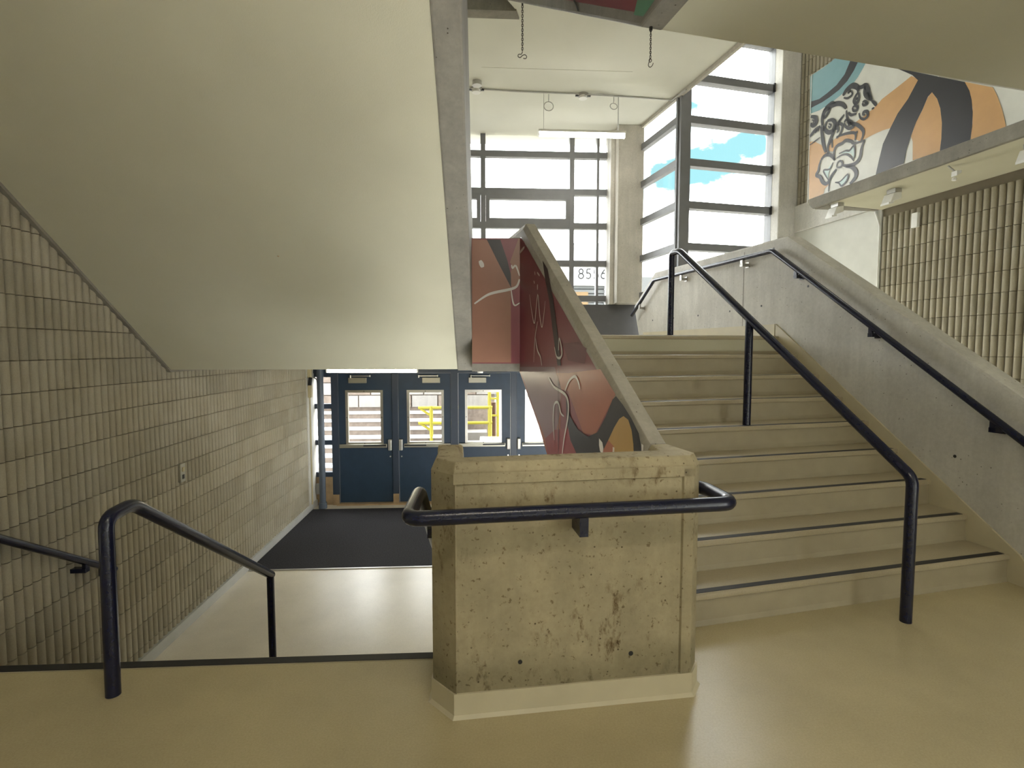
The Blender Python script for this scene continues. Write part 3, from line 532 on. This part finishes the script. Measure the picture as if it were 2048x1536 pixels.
# left wall rail
h = thing('handrail', L.P(-2.78, 3.0, 0), 'navy handrail on brackets fixed to the ribbed left wall', 'handrail')
wz = lambda v: .357 + (v - 3.152) * -.62
obj('rail', MB().tube([L.P(-2.775, 2.3, .885), L.P(-2.775, 3.152, wz(3.152)), L.P(-2.775, 4.06, wz(4.06))], .024, 16), M['rail'], h, smooth=True)
for v in (2.7, 3.78): obj('bracket', MB().box(L, -2.87, -2.765, v - .022, v + .022, wz(v) - .075, wz(v) - .045).box(L, -2.79, -2.765, v - .016, v + .016, wz(v) - .07, wz(v) - .01), M['rail'], h)
obj('end_plate', MB().box(L, -2.87, -2.77, 4.03, 4.07, wz(4.06) - .04, wz(4.06) + .02), M['rail'], h)
# central rail of the rising stair
h = thing('handrail', R.P(2.71, 2.136, 0), 'navy central handrail on three posts up the rising stair', 'handrail')
zc0 = .775; ks = .695
rz = lambda v: zc0 + (v - 2.136) * ks
obj('rail', MB().tube([R.P(2.71, 2.136, 0), R.P(2.71, 2.136, zc0), R.P(2.71, 4.40, rz(4.40)), R.P(2.71, 4.535, rz(4.40) + .005), R.P(2.71, 4.535, ZL)], RR, 18, bend=.045), M['rail'], h, smooth=True)
obj('post', MB().cyl(R.P(2.71, 3.43, 5 * RISE), R.P(2.71, 3.43, rz(3.43)), RR, 16), M['rail'], h, smooth=True)
# right wall rail
h = thing('handrail', R.P(3.73, 3.3, 1.0), 'navy handrail on brackets along the bare right-hand balustrade', 'handrail')
wz2 = lambda v: .894 + (v - 2.28) * .700
obj('rail', MB().tube([R.P(3.735, 1.8, wz2(2.0)), R.P(3.735, 2.0, wz2(2.0)), R.P(3.735, 4.43, 2.402), R.P(3.735, 6.70, 2.402), R.P(3.735, 7.34, 1.955)], .024, 16, bend=.03), M['rail'], h, smooth=True)
for v, z in ((2.45, wz2(2.45)), (3.33, wz2(3.33)), (4.12, wz2(4.12)), (4.87, 2.402), (6.02, 2.402), (7.1, 2.12)):
    obj('bracket', MB().box(R, 3.725, 3.815, v - .02, v + .02, z - .085, z - .055).box(R, 3.725, 3.745, v - .016, v + .016, z - .08, z - .01).box(R, 3.80, 3.814, v - .025, v + .025, z - .095, z - .04), M['rail'] if v < 4.5 else M['alu'], h)

# ================================================================== WINDOWS
def window(name, F, axis, w, a_list, z_list, widths, zw, depth, label, thin=(), a_ends=None, z_ends=None):
    """axis 'v': plane v=w, members along u; axis 'u': plane u=w, members along v"""
    def bx(mb, a0, a1, z0, z1, d0, d1):
        return mb.box(F, a0, a1, w + d0, w + d1, z0, z1) if axis == 'v' else mb.box(F, w + d0, w + d1, a0, a1, z0, z1)
    z0, z1 = z_ends; a0, a1 = a_ends
    t = thing(name, F.P((a0 + a1) / 2, w, z0) if axis == 'v' else F.P(w, (a0 + a1) / 2, z0), label, kind='structure')
    for a, wd in zip(a_list, widths): obj('mullion', bx(MB(), a - wd / 2, a + wd / 2, z0, z1, -depth / 2, depth / 2), M['frame'], t)
    for z in z_list: obj('transom', bx(MB(), a0, a1, z - zw / 2, z + zw / 2, -depth * .45, depth * .45), M['frame'], t)
    ga = sorted(a_list); zz = [z0] + sorted(z_list) + [z1]
    ga = ([a0] if not ga or ga[0] > a0 + .05 else []) + ga + ([a1] if not ga or ga[-1] < a1 - .05 else [])
    for i in range(len(ga) - 1):
        for j in range(len(zz) - 1):
            if zz[j + 1] - zz[j] > .08: obj('pane', bx(MB(), ga[i], ga[i + 1], zz[j], zz[j + 1], -.004, .004), M['glass'], t)
    return t, bx
VW = 8.9; q = .967
TZ = [4.63, 4.035, 3.487, 2.873, 2.295]
w1, bx = window('window_1', L, 'v', VW, [-2.83, -1.45, .021, 1.482, 1.913], TZ, [.08, .085, .082, .078, .04], .098, .11, 'gridded landing window between the flights', a_ends=(-2.87, 2.14), z_ends=(2.185, ZC))
for a0, a1 in ((-1.41, -.021), (.063, 1.444)):
    f = MB(); z0, z1 = 3.535, 3.985
    for r in ((a0, a0 + .065, z0, z1), (a1 - .065, a1, z0, z1), (a0 + .065, a1 - .065, z0, z0 + .065), (a0 + .065, a1 - .065, z1 - .08, z1)): bx(f, *r, -.05, .05)
    obj('vent_sash', f, M['frame'], w1)
TZR = [5.165, 4.60, 4.025, 3.45, 2.88, 2.30]
w2, bx2 = window('window_2', R, 'u', 4.10, [6.72], TZR[1:], [.03], .095, .09, 'narrow return window beside the square column', a_ends=(6.72, 7.80), z_ends=(1.6, ZC + .2))
w3, bx3 = window('window_3', R, 'v', 6.71, [4.15, 5.575], TZR, [.155, .035], .10, .13, 'tall window beyond the bare balustrade', a_ends=(4.075, 5.60), z_ends=(1.2, 5.78))
obj('head', bx3(MB(), 4.075, 5.6, 5.72, 5.86, -.06, .06), M['frame'], w3)
for z in TZR: obj('end_cap', bx3(MB(), 5.535, 5.575, z - .06, z + .06, -.08, -.055), M['black'], w3)
wall('wall_above_window', MB().box(R, 4.0, 5.7, 6.65, 6.8, 5.84, 6.4), M['cream'])
wall('wall_below_window', MB().box(R, 4.0, 5.7, 6.65, 6.8, -.3, 1.22).box(R, 4.03, 4.17, 6.7, 8.3, -.3, 1.62), M['cream'])
wall('wall_return_above', MB().box(R, 4.03, 4.17, 6.72, 8.2, ZC + .18, 6.4), M['cream'])

# ================================================================== ENTRY DOORS
VDR = 9.2
def door(no, u0, u1, latch, label):
    t = thing('door_%d' % no, L.P((u0 + u1) / 2, VDR, ZB), label, kind='structure')
    cu = (u0 + u1) / 2 + (-.02 if latch > 0 else .01); wz0, wz1 = -.175, .74; w0, w1_ = cu - .305, cu + .305; zt_ = 1.04; zb_ = ZB + .03
    lf = MB()
    for r in ((u0, w0, zb_, zt_), (w1_, u1, zb_, zt_), (w0, w1_, zb_, wz0), (w0, w1_, wz1, zt_)): lf.box(L, r[0], r[1], VDR - .022, VDR + .022, r[2], r[3])
    obj('leaf', lf, M['door'], t)
    fr = MB()
    for r in ((w0 - .012, w0 + .03, wz0 - .012, wz1 + .012), (w1_ - .03, w1_ + .012, wz0 - .012, wz1 + .012), (w0 + .03, w1_ - .03, wz0 - .012, wz0 + .03), (w0 + .03, w1_ - .03, wz1 - .03, wz1 + .012)):
        fr.box(L, r[0], r[1], VDR - .034, VDR + .034, r[2], r[3])
    wf = obj('window_frame', fr, M['metal'], t)
    for a, b in ((cu, wz1 - .008), (cu, wz0 + .008), (w0 + .008, (wz0 + wz1) / 2), (w1_ - .008, (wz0 + wz1) / 2)):
        obj('screw', MB().cyl(L.P(a, VDR - .034, b), L.P(a, VDR - .037, b), .008, 8), M['black'], wf)
    obj('pane', MB().box(L, w0 + .02, w1_ - .02, VDR - .004, VDR + .004, wz0 + .02, wz1 - .02), M['glass'], t)
    hs = u0 if latch > 0 else u1; d = 1 if latch > 0 else -1
    ls = u1 if latch > 0 else u0
    ab = lambda x, y: (min(x, y), max(x, y))
    a, b = ab(hs + d * .01, ls - d * .09); pb = obj('panic_bar', MB().box(L, a, b, VDR - .085, VDR - .045, -.235, -.175), M['fbrass'], t, bevel=.004)
    a, b = ab(hs + d * .42, ls - d * .10); obj('push_pad', MB().box(L, a, b, VDR - .105, VDR - .083, -.205, -.182), M['black'], pb)
    a, b = ab(ls - d * .065, ls - d * .005); lc = obj('latch_case', MB().box(L, a, b, VDR - .10, VDR - .022, -.285, -.095), M['alu'], t, bevel=.012)
    cx = ls - d * .04
    obj('lock_cylinder', MB().cyl(L.P(cx, VDR - .022, -.40), L.P(cx, VDR - .03, -.40), .013, 10), M['metal'], t)
    a, b = ab(hs + d * .18, hs + d * .48); cl = obj('door_closer', MB().box(L, a, b, VDR - .075, VDR - .022, .875, .965), M['fbrass'], t, bevel=.004)
    a, b = ab(hs + d * .22, hs + d * .54); obj('closer_arm', MB().box(L, a, b, VDR - .09, VDR - .075, .99, 1.002).cyl(L.P(a, VDR - .085, .965), L.P(a, VDR - .085, 1.01), .013, 8).cyl(L.P(b, VDR - .06, .98), L.P(b, VDR - .06, 1.01), .01, 8), M['metal'], cl)
    return t
door(1, -2.455, -1.555, 1, 'navy entry door at the left end, latch on its right')
door(2, -1.441, -.550, -1, 'navy entry door showing the long yellow railing, latch on its left')
door(3, -.418, .482, 1, 'navy entry door above the front wall of the newel, latch on its right')
door(4, .595, 1.495, -1, 'navy entry door half hidden behind the painted balustrade')
df = thing('door_frame', L.P(-.5, VDR, ZB), 'navy steel frame of the four entry doors', kind='structure')
for u0, u1 in ((-2.575, -2.46), (-1.55, -1.446), (-.545, -.423), (.487, .590), (1.50, 1.62)):
    obj('jamb', MB().box(L, u0, u1, VDR - .06, VDR + .06, ZB, 1.05), M['doorframe'], df, bevel=.006)
    obj('kick_block', MB().box(L, u0 + .004, u1 - .004, VDR - .075, VDR - .055, ZB, ZB + .18), M['tan'], df)
obj('header', MB().box(L, -2.9, 1.62, VDR - .07, VDR + .07, 1.045, 1.262), M['doorframe'], df)
obj('threshold', MB().box(L, -2.5, 1.62, VDR - .12, VDR + .12, ZB, ZB + .025), M['tan'], df)
wall('wall_entry_side', MB().box(L, 1.62, 2.3, VDR - .08, VDR + .2, ZB, 1.262), M['cream'])
sl = thing('window_4', L.P(-2.73, VDR, ZB), 'narrow sidelight window beside the entry doors', kind='structure')
for z0, z1 in ((-.66, -.145 - .04), (-.145 + .04, .48 - .04), (.48 + .04, 1.0)): obj('pane', MB().box(L, -2.87, -2.58, VDR - .004, VDR + .004, z0, z1), M['glass'], sl)
for z in (-.70, -.145, .48, 1.02): obj('transom', MB().box(L, -2.88, -2.575, VDR - .04, VDR + .04, z - .042, z + .042), M['doorframe'], sl)
obj('mullion', MB().box(L, -2.89, -2.865, VDR - .04, VDR + .04, -.74, 1.05), M['doorframe'], sl)
obj('base_panel', MB().box(L, -2.88, -2.575, VDR - .05, VDR + .05, ZB, -.74), M['tan'], sl)
# entry mat
mt = obj('entrance_mat', MB().pz([W2(L, -2.835, 6.43), W2(L, .9, 6.43), W2(L, .9, 8.88), W2(L, -2.835, 8.88)], ZB, ZB + .009), M['mat'], label='charcoal entrance mat in front of the navy doors', cat='mat')
obj('edge_trim', MB().box(L, -2.83, .9, 6.405, 6.43, ZB, ZB + .011), M['alu'], mt)

# ================================================================== PIPES AND SMALL FITTINGS AT THE ENTRY
t = thing('standpipe', L.P(-2.695, 8.96, ZB), 'grey-blue round pipe standing before the sidelight window', 'pipe')
obj('pipe', MB().cyl(L.P(-2.695, 8.96, ZB), L.P(-2.695, 8.96, 1.262), .052, 18), M['blue'], t, smooth=True)
obj('collar', MB().cyl(L.P(-2.695, 8.96, ZB), L.P(-2.695, 8.96, ZB + .10), .068, 18), M['blue'], t)
t = thing('conduit', L.P(-2.80, 9.12, ZB), 'thin pale conduit running down the sidelight to a grey box', 'conduit')
obj('pipe', MB().tube([L.P(-2.86, 9.12, .98), L.P(-2.80, 9.12, .95), L.P(-2.78, 9.12, .80), L.P(-2.78, 9.12, -.85)], .011, 8, bend=.04), M['alu'], t)
obj('box', MB().box(L, -2.84, -2.72, 9.08, 9.14, -1.02, -.84), M['alu'], t, bevel=.006)
t = thing('conduit', L.P(-2.84, 8.86, ZB), 'beige conduit with two cream boxes in the corner of the left wall', 'conduit')
obj('pipe', MB().cyl(L.P(-2.835, 8.86, ZB + .10), L.P(-2.835, 8.86, .66), .014, 8), M['ivory'], t)
for z in (.66, .98): obj('box', MB().box(L, -2.856, -2.80, 8.82, 8.90, z, z + .20), M['ivory'], t, bevel=.006)
obj('clamp', MB().cyl(L.P(-2.835, 8.86, .86), L.P(-2.80, 8.80, .98), .03, 10), M['black'], t)
t = thing('wall_box', L.P(-2.85, 5.12, .19), 'small dull metal switch box on the ribbed left wall', 'switch')
obj('plate', MB().box(L, -2.862, -2.835, 5.085, 5.165, .195, .37), M['fbrass'], t, bevel=.004)
obj('switch', MB().box(L, -2.836, -2.826, 5.11, 5.14, .295, .335), M['ivory'], t)
obj('socket', MB().box(L, -2.836, -2.831, 5.11, 5.14, .225, .265), M['black'], t)

# ================================================================== LAMPS
def tube_lamp(F, u0, u1, v, zb, ztop, label, mtube, hang=None, group=None):
    t = thing('tube_lamp', F.P((u0 + u1) / 2, v, zb), label, 'lamp', group)
    obj('housing', MB().box(F, u0, u1, v - .05, v + .05, zb + .055, zb + .085 if hang else ztop), M['white'], t)
    obj('tube', MB().tube([F.P(u0 + .01, v, zb + .028), F.P(u1 - .01, v, zb + .028)], .027, 14), mtube, t, smooth=True)
    for u in (u0, u1 - .012): obj('end_cap', MB().box(F, u, u + .012, v - .035, v + .035, zb + .002, zb + .06), M['white'], t)
    if hang:
        for u, r in hang: obj('hanger_wire', MB().cyl(F.P(u, v, zb + .08), F.P(u, v, ZC), r, 6), M['alu'], t)
    return t
tube_lamp(L, -2.02, -.845, 7.0, 1.145, 1.262, 'lit fluorescent tube under the low soffit before the doors', M['tube'])
tube_lamp(L, .775, 1.985, 7.46, 4.365, 4.45, 'lit fluorescent tube hung on wires from the high ceiling', M['tube3'], hang=((.85, .003), (1.885, .006)))
t = tube_lamp(L, -.25, .95, .1, 3.29, 3.42, 'hall tube lamp on the soffit over the viewer', M['tube2'])
t = tube_lamp(L, 1.6, 2.8, -1.3, 2.80, 2.935, 'added tube lamp on the soffit behind the viewer, brightening the hall', M['tube4'])  # unseen lamp, added to lift the hall brightness

t = tube_lamp(C, 4.2, 5.4, 4.6, 6.17, 6.3, 'added tube lamp out of view under the roof, brightening the right bay', M['tube3'])  # no lamp known here; added out of view to light the right bay
# ================================================================== CEILING FITTINGS
t = thing('ceiling_conduit', L.P(1.2, 7.38, ZC - .03), 'thin grey cable conduit crossing the high ceiling', 'conduit')
obj('pipe', MB().tube([L.P(-.6, 7.32, ZC - .012), L.P(.5, 7.40, ZC - .012), L.P(1.3, 7.42, ZC - .012), L.P(1.55, 7.40, ZC - .03), L.P(1.9, 7.46, ZC - .012), L.P(2.60, 7.52, ZC - .012), R.P(4.05, 6.85, ZC - .03), R.P(4.05, 6.5, ZC - .04)], .010, 8, bend=.05), M['alu'], t)
obj('cable', MB().tube([L.P(1.38, 7.42, ZC - .02), L.P(1.45, 7.36, ZC - .05), L.P(1.62, 7.38, ZC - .02), L.P(1.88, 7.46, ZC - .015)], .006, 6, bend=.04), M['alu'], t)
def detector(u, v, label):
    t = thing('smoke_detector', L.P(u, v, ZC - .07), label, 'detector')
    obj('base', MB().cyl(L.P(u, v, ZC), L.P(u, v, ZC - .025), .075, 16), M['alu'], t)
    obj('head', MB().cyl(L.P(u, v, ZC - .025), L.P(u, v, ZC - .06), .058, 16), M['white'], t)
    for s in (-1, 1): obj('tab', MB().box(L, u + s * .075 - .03, u + s * .075 + .03, v - .015, v + .015, ZC - .03, ZC - .016), M['black'], t)
detector(-.07, 7.36, 'round white detector on the ceiling conduit near the dark stringer')
detector(1.39, 7.45, 'round white detector on the ceiling conduit above the hung lamp')
obj('ceiling_sensor', MB().cyl(L.P(-.058, 7.18, ZC), L.P(-.058, 7.18, ZC - .055), .062, 18), M['alu'], label='short grey cylinder sensor on the ceiling behind the conduit', cat='sensor')
def hoop(u, v, z, r, label, twist):
    pts = [L.P(u + r * math.cos(a), v + .25 * twist * r * math.sin(a), z + r * math.sin(a)) for a in [math.pi / 2 + 2 * math.pi * k / 16 for k in range(17)]]
    obj('wire_hoop', MB().tube([L.P(u, v, ZC)] + [L.P(u, v, z + r + .02)] + pts, .006, 6), M['alu'], label=label, cat='wire')
hoop(.92, 7.48, ZC - .16, .065, 'wire hoop hanging from the ceiling above the left end of the hung lamp', .6)
hoop(1.83, 7.50, ZC - .13, .05, 'smaller wire hoop hanging above the right end of the hung lamp', 1.6)
def chain(top, length, hook_r, label, flat, seg=.016):
    t = thing('hook_chain', top - Vector((0, 0, length)), label, 'chain', None)
    mb = MB(); n = int(length / (seg * .78)); st = length / n
    for i in range(n):
        c = top - Vector((0, 0, (i + .5) * st)); ax = Vector((1, 0, 0)) if i % 2 else Vector((0, 1, 0))
        ring = [c + ax * (seg * .30 * math.cos(a)) + Vector((0, 0, seg * .62 * math.sin(a))) for a in [2 * math.pi * k / 10 for k in range(11)]]
        mb.tube(ring, seg * .11, 5, cap=False)
    obj('chain', mb, M['chain'], t)
    b = top - Vector((0, 0, length)); r = hook_r
    if flat: pts = [b, b + Vector((-.3 * r, 0, -.7 * r)), b + Vector((-1.3 * r, 0, -.6 * r)), b + Vector((-1.5 * r, 0, -1.4 * r)), b + Vector((-.7 * r, 0, -1.8 * r)), b + Vector((0, 0, -1.0 * r)), b + Vector((.9 * r, 0, -.7 * r)), b + Vector((1.5 * r, 0, -1.4 * r)), b + Vector((1.1 * r, 0, -2.1 * r)), b + Vector((.3 * r, 0, -1.9 * r))]
    else: pts = [b + Vector((0, 0, .1 * r)), b + Vector((-.55 * r, 0, -.8 * r)), b + Vector((-.1 * r, 0, -1.6 * r)), b + Vector((.5 * r, 0, -.9 * r)), b + Vector((.1 * r, 0, -.1 * r)), b + Vector((-.5 * r, 0, -1.4 * r)), b + Vector((-.7 * r, 0, -2.6 * r)), b + Vector((-.1 * r, 0, -3.2 * r)), b + Vector((.7 * r, 0, -2.6 * r)), b + Vector((1.0 * r, 0, -1.7 * r))]
    obj('hook', MB().tube(pts, r * .13, 8, bend=r * .6), M['chain'], t, smooth=True)
    obj('eye_bolt', MB().cyl(top + Vector((0, 0, .004)), top - Vector((0, 0, .012)), .008, 8), M['black'], t)
chain(R.P(B0 + .03, 4.47, bz(4.47)), .395, .026, 'rusty chain with flat S hook hanging beside the dark stringer', True, .024)
chain(R.P(B0 + .05, 2.31, 2.928), .135, .0135, 'rusty chain with upright hook hanging from the corner of the overhead slab', False, .012)

# ================================================================== RIGHT GALLERY: soffit, fascia, mural
ZS = 3.089
g = thing('gallery', C.P(5.1, 4.3, ZS), 'upper gallery with cream soffit and dark edge along the right wall', kind='structure')
obj('slab', MB().pz([W2(C, 4.735, -3.2), W2(C, 5.535, -3.2), W2(C, 5.535, 5.385), W2(C, 4.735, 5.30)], ZS, ZS + .2), M['soffit'], g)
obj('fascia', MB().pv(C, [(-3.2, ZS), (5.50, ZS), (5.56, ZS + .06), (5.56, ZS + .125), (-3.2, ZS + .125)], 4.70, 4.745), M['dark'], g, bevel=.006)
obj('end_edge', MB().pz([W2(C, 4.735, 5.30), W2(C, 5.5, 5.385), W2(C, 5.5, 5.44), W2(C, 4.735, 5.50)], ZS - .004, ZS + .125), M['dark'], g)
mu = obj('mural_panel', MB().box(C, 4.72, 4.76, -3.2, 5.60, ZS + .125, 4.655), M['cream'], label='gallery guard painted with orange, black and blue bands and line-drawn flowers', cat='mural')
obj('edge_strip', MB().box(C, 4.714, 4.762, 5.60, 5.608, ZS + .09, 4.66), M['white'], mu)
paint_on(mu, MURALS['M'], lambda a, b, d: C.P(4.72 - d, a, b), 'pale', [(-3.2, ZS + .126), (5.60, ZS + .126), (5.60, 4.654), (-3.2, 4.654)])
def spot(u, v, label):
    t = thing('emergency_light', C.P(u, v, ZS - .17), label, 'light fitting', 'gallery lights')
    obj('bracket', MB().box(C, u - .03, u + .05, v - .05, v + .05, ZS - .04, ZS), M['alu'], t)
    obj('head', MB().prism([C.P(u - .09, v - .06, ZS - .15), C.P(u + .04, v - .06, ZS - .10), C.P(u + .04, v - .06, ZS - .035), C.P(u - .05, v - .06, ZS - .05)], C.g * .12), M['white'], t, bevel=.006)
    obj('lens', MB().prism([C.P(u - .10, v - .05, ZS - .165), C.P(u - .04, v - .05, ZS - .15), C.P(u - .04, v - .05, ZS - .135), C.P(u - .10, v - .05, ZS - .145)], C.g * .10), M['white'], t)
    obj('stem', MB().cyl(C.P(u + .01, v, ZS - .06), C.P(u + .01, v, ZS), .015, 8), M['black'], t)
spot(4.80, 5.25, 'grey twin lamp fitting under the far end of the gallery')
spot(4.95, 4.68, 'grey twin lamp fitting under the middle of the gallery soffit')
spot(4.92, 3.42, 'grey lamp fitting under the gallery soffit at the frame edge')
t = thing('small_spotlight', C.P(4.83, 3.98, ZS - .12), 'small white spotlight on a thin arm under the gallery', 'light fitting')
obj('arm', MB().cyl(C.P(4.80, 4.0, ZS), C.P(4.85, 3.97, ZS - .06), .008, 8), M['alu'], t)
obj('head', MB().prism([C.P(4.83, 3.94, ZS - .10), C.P(4.88, 3.94, ZS - .07), C.P(4.88, 3.94, ZS - .05), C.P(4.83, 3.94, ZS - .055)], C.g * .05), M['white'], t)
obj('lens', MB().cyl(C.P(4.83, 3.965, ZS - .135), C.P(4.835, 3.965, ZS - .115), .018, 10), M['white'], t)
obj('sensor_box', MB().box(C, 5.49, 5.527, 4.885, 4.955, 2.78, 2.94), M['white'], bevel=.005, label='small white box on the ribbed right wall', cat='sensor')
obj('wall_conduit', MB().tube([C.P(5.515, 5.455, 3.10), C.P(5.515, 5.375, 2.90), C.P(5.515, 5.375, 1.0)], .010, 8, bend=.03), M['white'], label='thin white conduit down the edge of the ribbed right wall', cat='conduit')
obj('ceiling_light_edge', MB().pz([W2(R, 3.0, V1 - .028), W2(R, 3.98, V1 - .028), W2(R, 3.98, V1 - .018), W2(R, 3.0, V1 - .018)], 2.936, 2.95), M['white'], kind='structure')
# small detector below the landing edge
t = thing('smoke_detector', L.P(0, 4.72, 1.24), 'round detector under the landing edge above the doors', 'detector')
obj('base', MB().cyl(L.P(-.02, 4.75, 1.262), L.P(-.02, 4.75, 1.252), .06, 14), M['white'], t)
obj('head', MB().cyl(L.P(-.02, 4.75, 1.252), L.P(-.02, 4.75, 1.236), .025, 12), M['white'], t)

# ================================================================== OUTDOORS
GZ = ZB - .05
obj('ground', MB().pz([(-30, 9.6), (40, 9.6), (40, 70), (-30, 70)], GZ - .2, GZ), M['soil'], kind='structure')
st = thing('outdoor_steps', L.P(-2.2, 10.9, GZ), 'pale edged outdoor steps beyond the left doors', 'steps')
for k in range(8):
    v = 10.8 + .3 * k; z = GZ + .12 + .15 * k
    obj('riser', MB().box(L, -4.8, -.7, v, v + .35, GZ, z), M['extbrick'], st)
    obj('tread', MB().box(L, -4.8, -.68, v - .03, v + .31, z, z + .035), M['fascia'], st)
obj('side_wall', MB().box(L, -5.3, -4.9, 10.5, 13.2, GZ, .9), M['fascia'], st)
bw = obj('retaining_wall', MB().box(L, -9, .3, 13.3, 13.7, GZ, 1.6), M['extbrick'], kind='structure')
random.seed(3)
for r in range(5):
    for c_ in range(14):
        u0 = -8.9 + c_ * .65 + (.3 if r % 2 else 0); z0 = .02 + r * .31
        obj('stone', MB().box(L, u0, u0 + .62, 13.26, 13.32, z0, z0 + .285), M['ext'] if random.random() < .6 else M['extbrick'], bw)
yr = thing('yellow_railing', L.P(-.5, 12.0, GZ), 'yellow pipe railing outside the doors', 'railing')
yz = lambda y: HEYE + (699 - y) * 12.0 / 1061
for y in (815, 846): obj('rail', MB().cyl(L.P(-1.45, 12.0, yz(y)), L.P(.22, 12.0, yz(y)), .035, 10), M['yellow'], yr)
for y in (817, 847): obj('brace', MB().cyl(L.P(-1.4, 12.0, yz(y)), L.P(-1.17, 12.0, yz(y + 14)), .028, 8), M['yellow'], yr)
for u in (-1.16, .17): obj('post', MB().cyl(L.P(u, 12.0, GZ), L.P(u, 12.0, yz(812)), .042, 10), M['yellow'], yr)
lad = thing('yellow_ladder', L.P(.3, 12.4, GZ), 'tall yellow ladder frame with a rusty pipe outside the third door', 'ladder')
for u in (.16, .36): obj('rail', MB().cyl(L.P(u, 12.4, GZ), L.P(u, 12.4, 1.3), .04, 10), M['yellow'], lad)
for z in (-.85, -.62, -.1, .3, .6): obj('rung', MB().box(L, .16, .36, 12.36, 12.44, z - .02, z + .02), M['yellow'], lad)
obj('rusty_pipe', MB().cyl(L.P(.26, 12.5, GZ), L.P(.26, 12.5, .2), .06, 10), M['red'], lad)
obj('plinth', MB().box(L, -.6, .1, 12.7, 13.2, GZ, -.55), M['ext'], kind='structure', label='low pale plinth behind the yellow railing')
# building across the street with its number
bd = thing('building', L.P(8, 30, GZ), 'pale building across the street with the number 8556 on its white fascia', 'building')
FBD = 30.0
obj('wall', MB().box(L, -8, 26, FBD + .3, FBD + 8, GZ, 5.6), M['siding'], bd)
obj('fascia', MB().box(L, -8, 6.92, FBD - .1, FBD + .6, 5.05, 7.4), M['fascia'], bd)
for k in range(14): obj('siding_board', MB().box(L, -8, 6.95, FBD + .12, FBD + .3, 1.65 + k * .25, 1.65 + k * .25 + .17), M['siding'], bd)
obj('pilaster', MB().box(L, 6.95, 7.7, FBD - .25, FBD + .6, GZ, 7.0), M['fascia'], bd)
obj('amber_panel', MB().box(L, 5.2, 6.0, FBD + .05, FBD + .14, 2.2, 4.7).box(L, 3.6, 6.9, FBD + .02, FBD + .14, 1.0, 2.75), M['amber'], bd)
obj('annex', MB().box(L, 9.0, 12.0, FBD + 2, FBD + 4, GZ, 6.6), M['fascia'], bd)
def arc(cx, cy, rx, ry, a0, a1, n=14): return [(cx + rx * math.cos(math.radians(a0 + (a1 - a0) * k / n)), cy + ry * math.sin(math.radians(a0 + (a1 - a0) * k / n))) for k in range(n + 1)]
GL_ = {'8': [arc(.5, .76, .30, .24, -90, 270), arc(.5, .26, .38, .26, 90, 450)],
       '5': [[(.80, 1.0), (.28, 1.0), (.22, .56)] + arc(.45, .30, .37, .30, 125, -140)],
       '6': [[(.78, .99), (.55, .86), (.30, .62), (.16, .36)] + arc(.5, .29, .35, .29, 170, -190)]}
x = 5.36
for ch in '8556':
    mb = MB()
    for pl in GL_[ch]: mb.tube([L.P(x + a * .38, FBD - .13, 5.43 + b * .53) for a, b in pl], .034, 6)
    obj('numeral', mb, M['greytext'], bd); x += .425
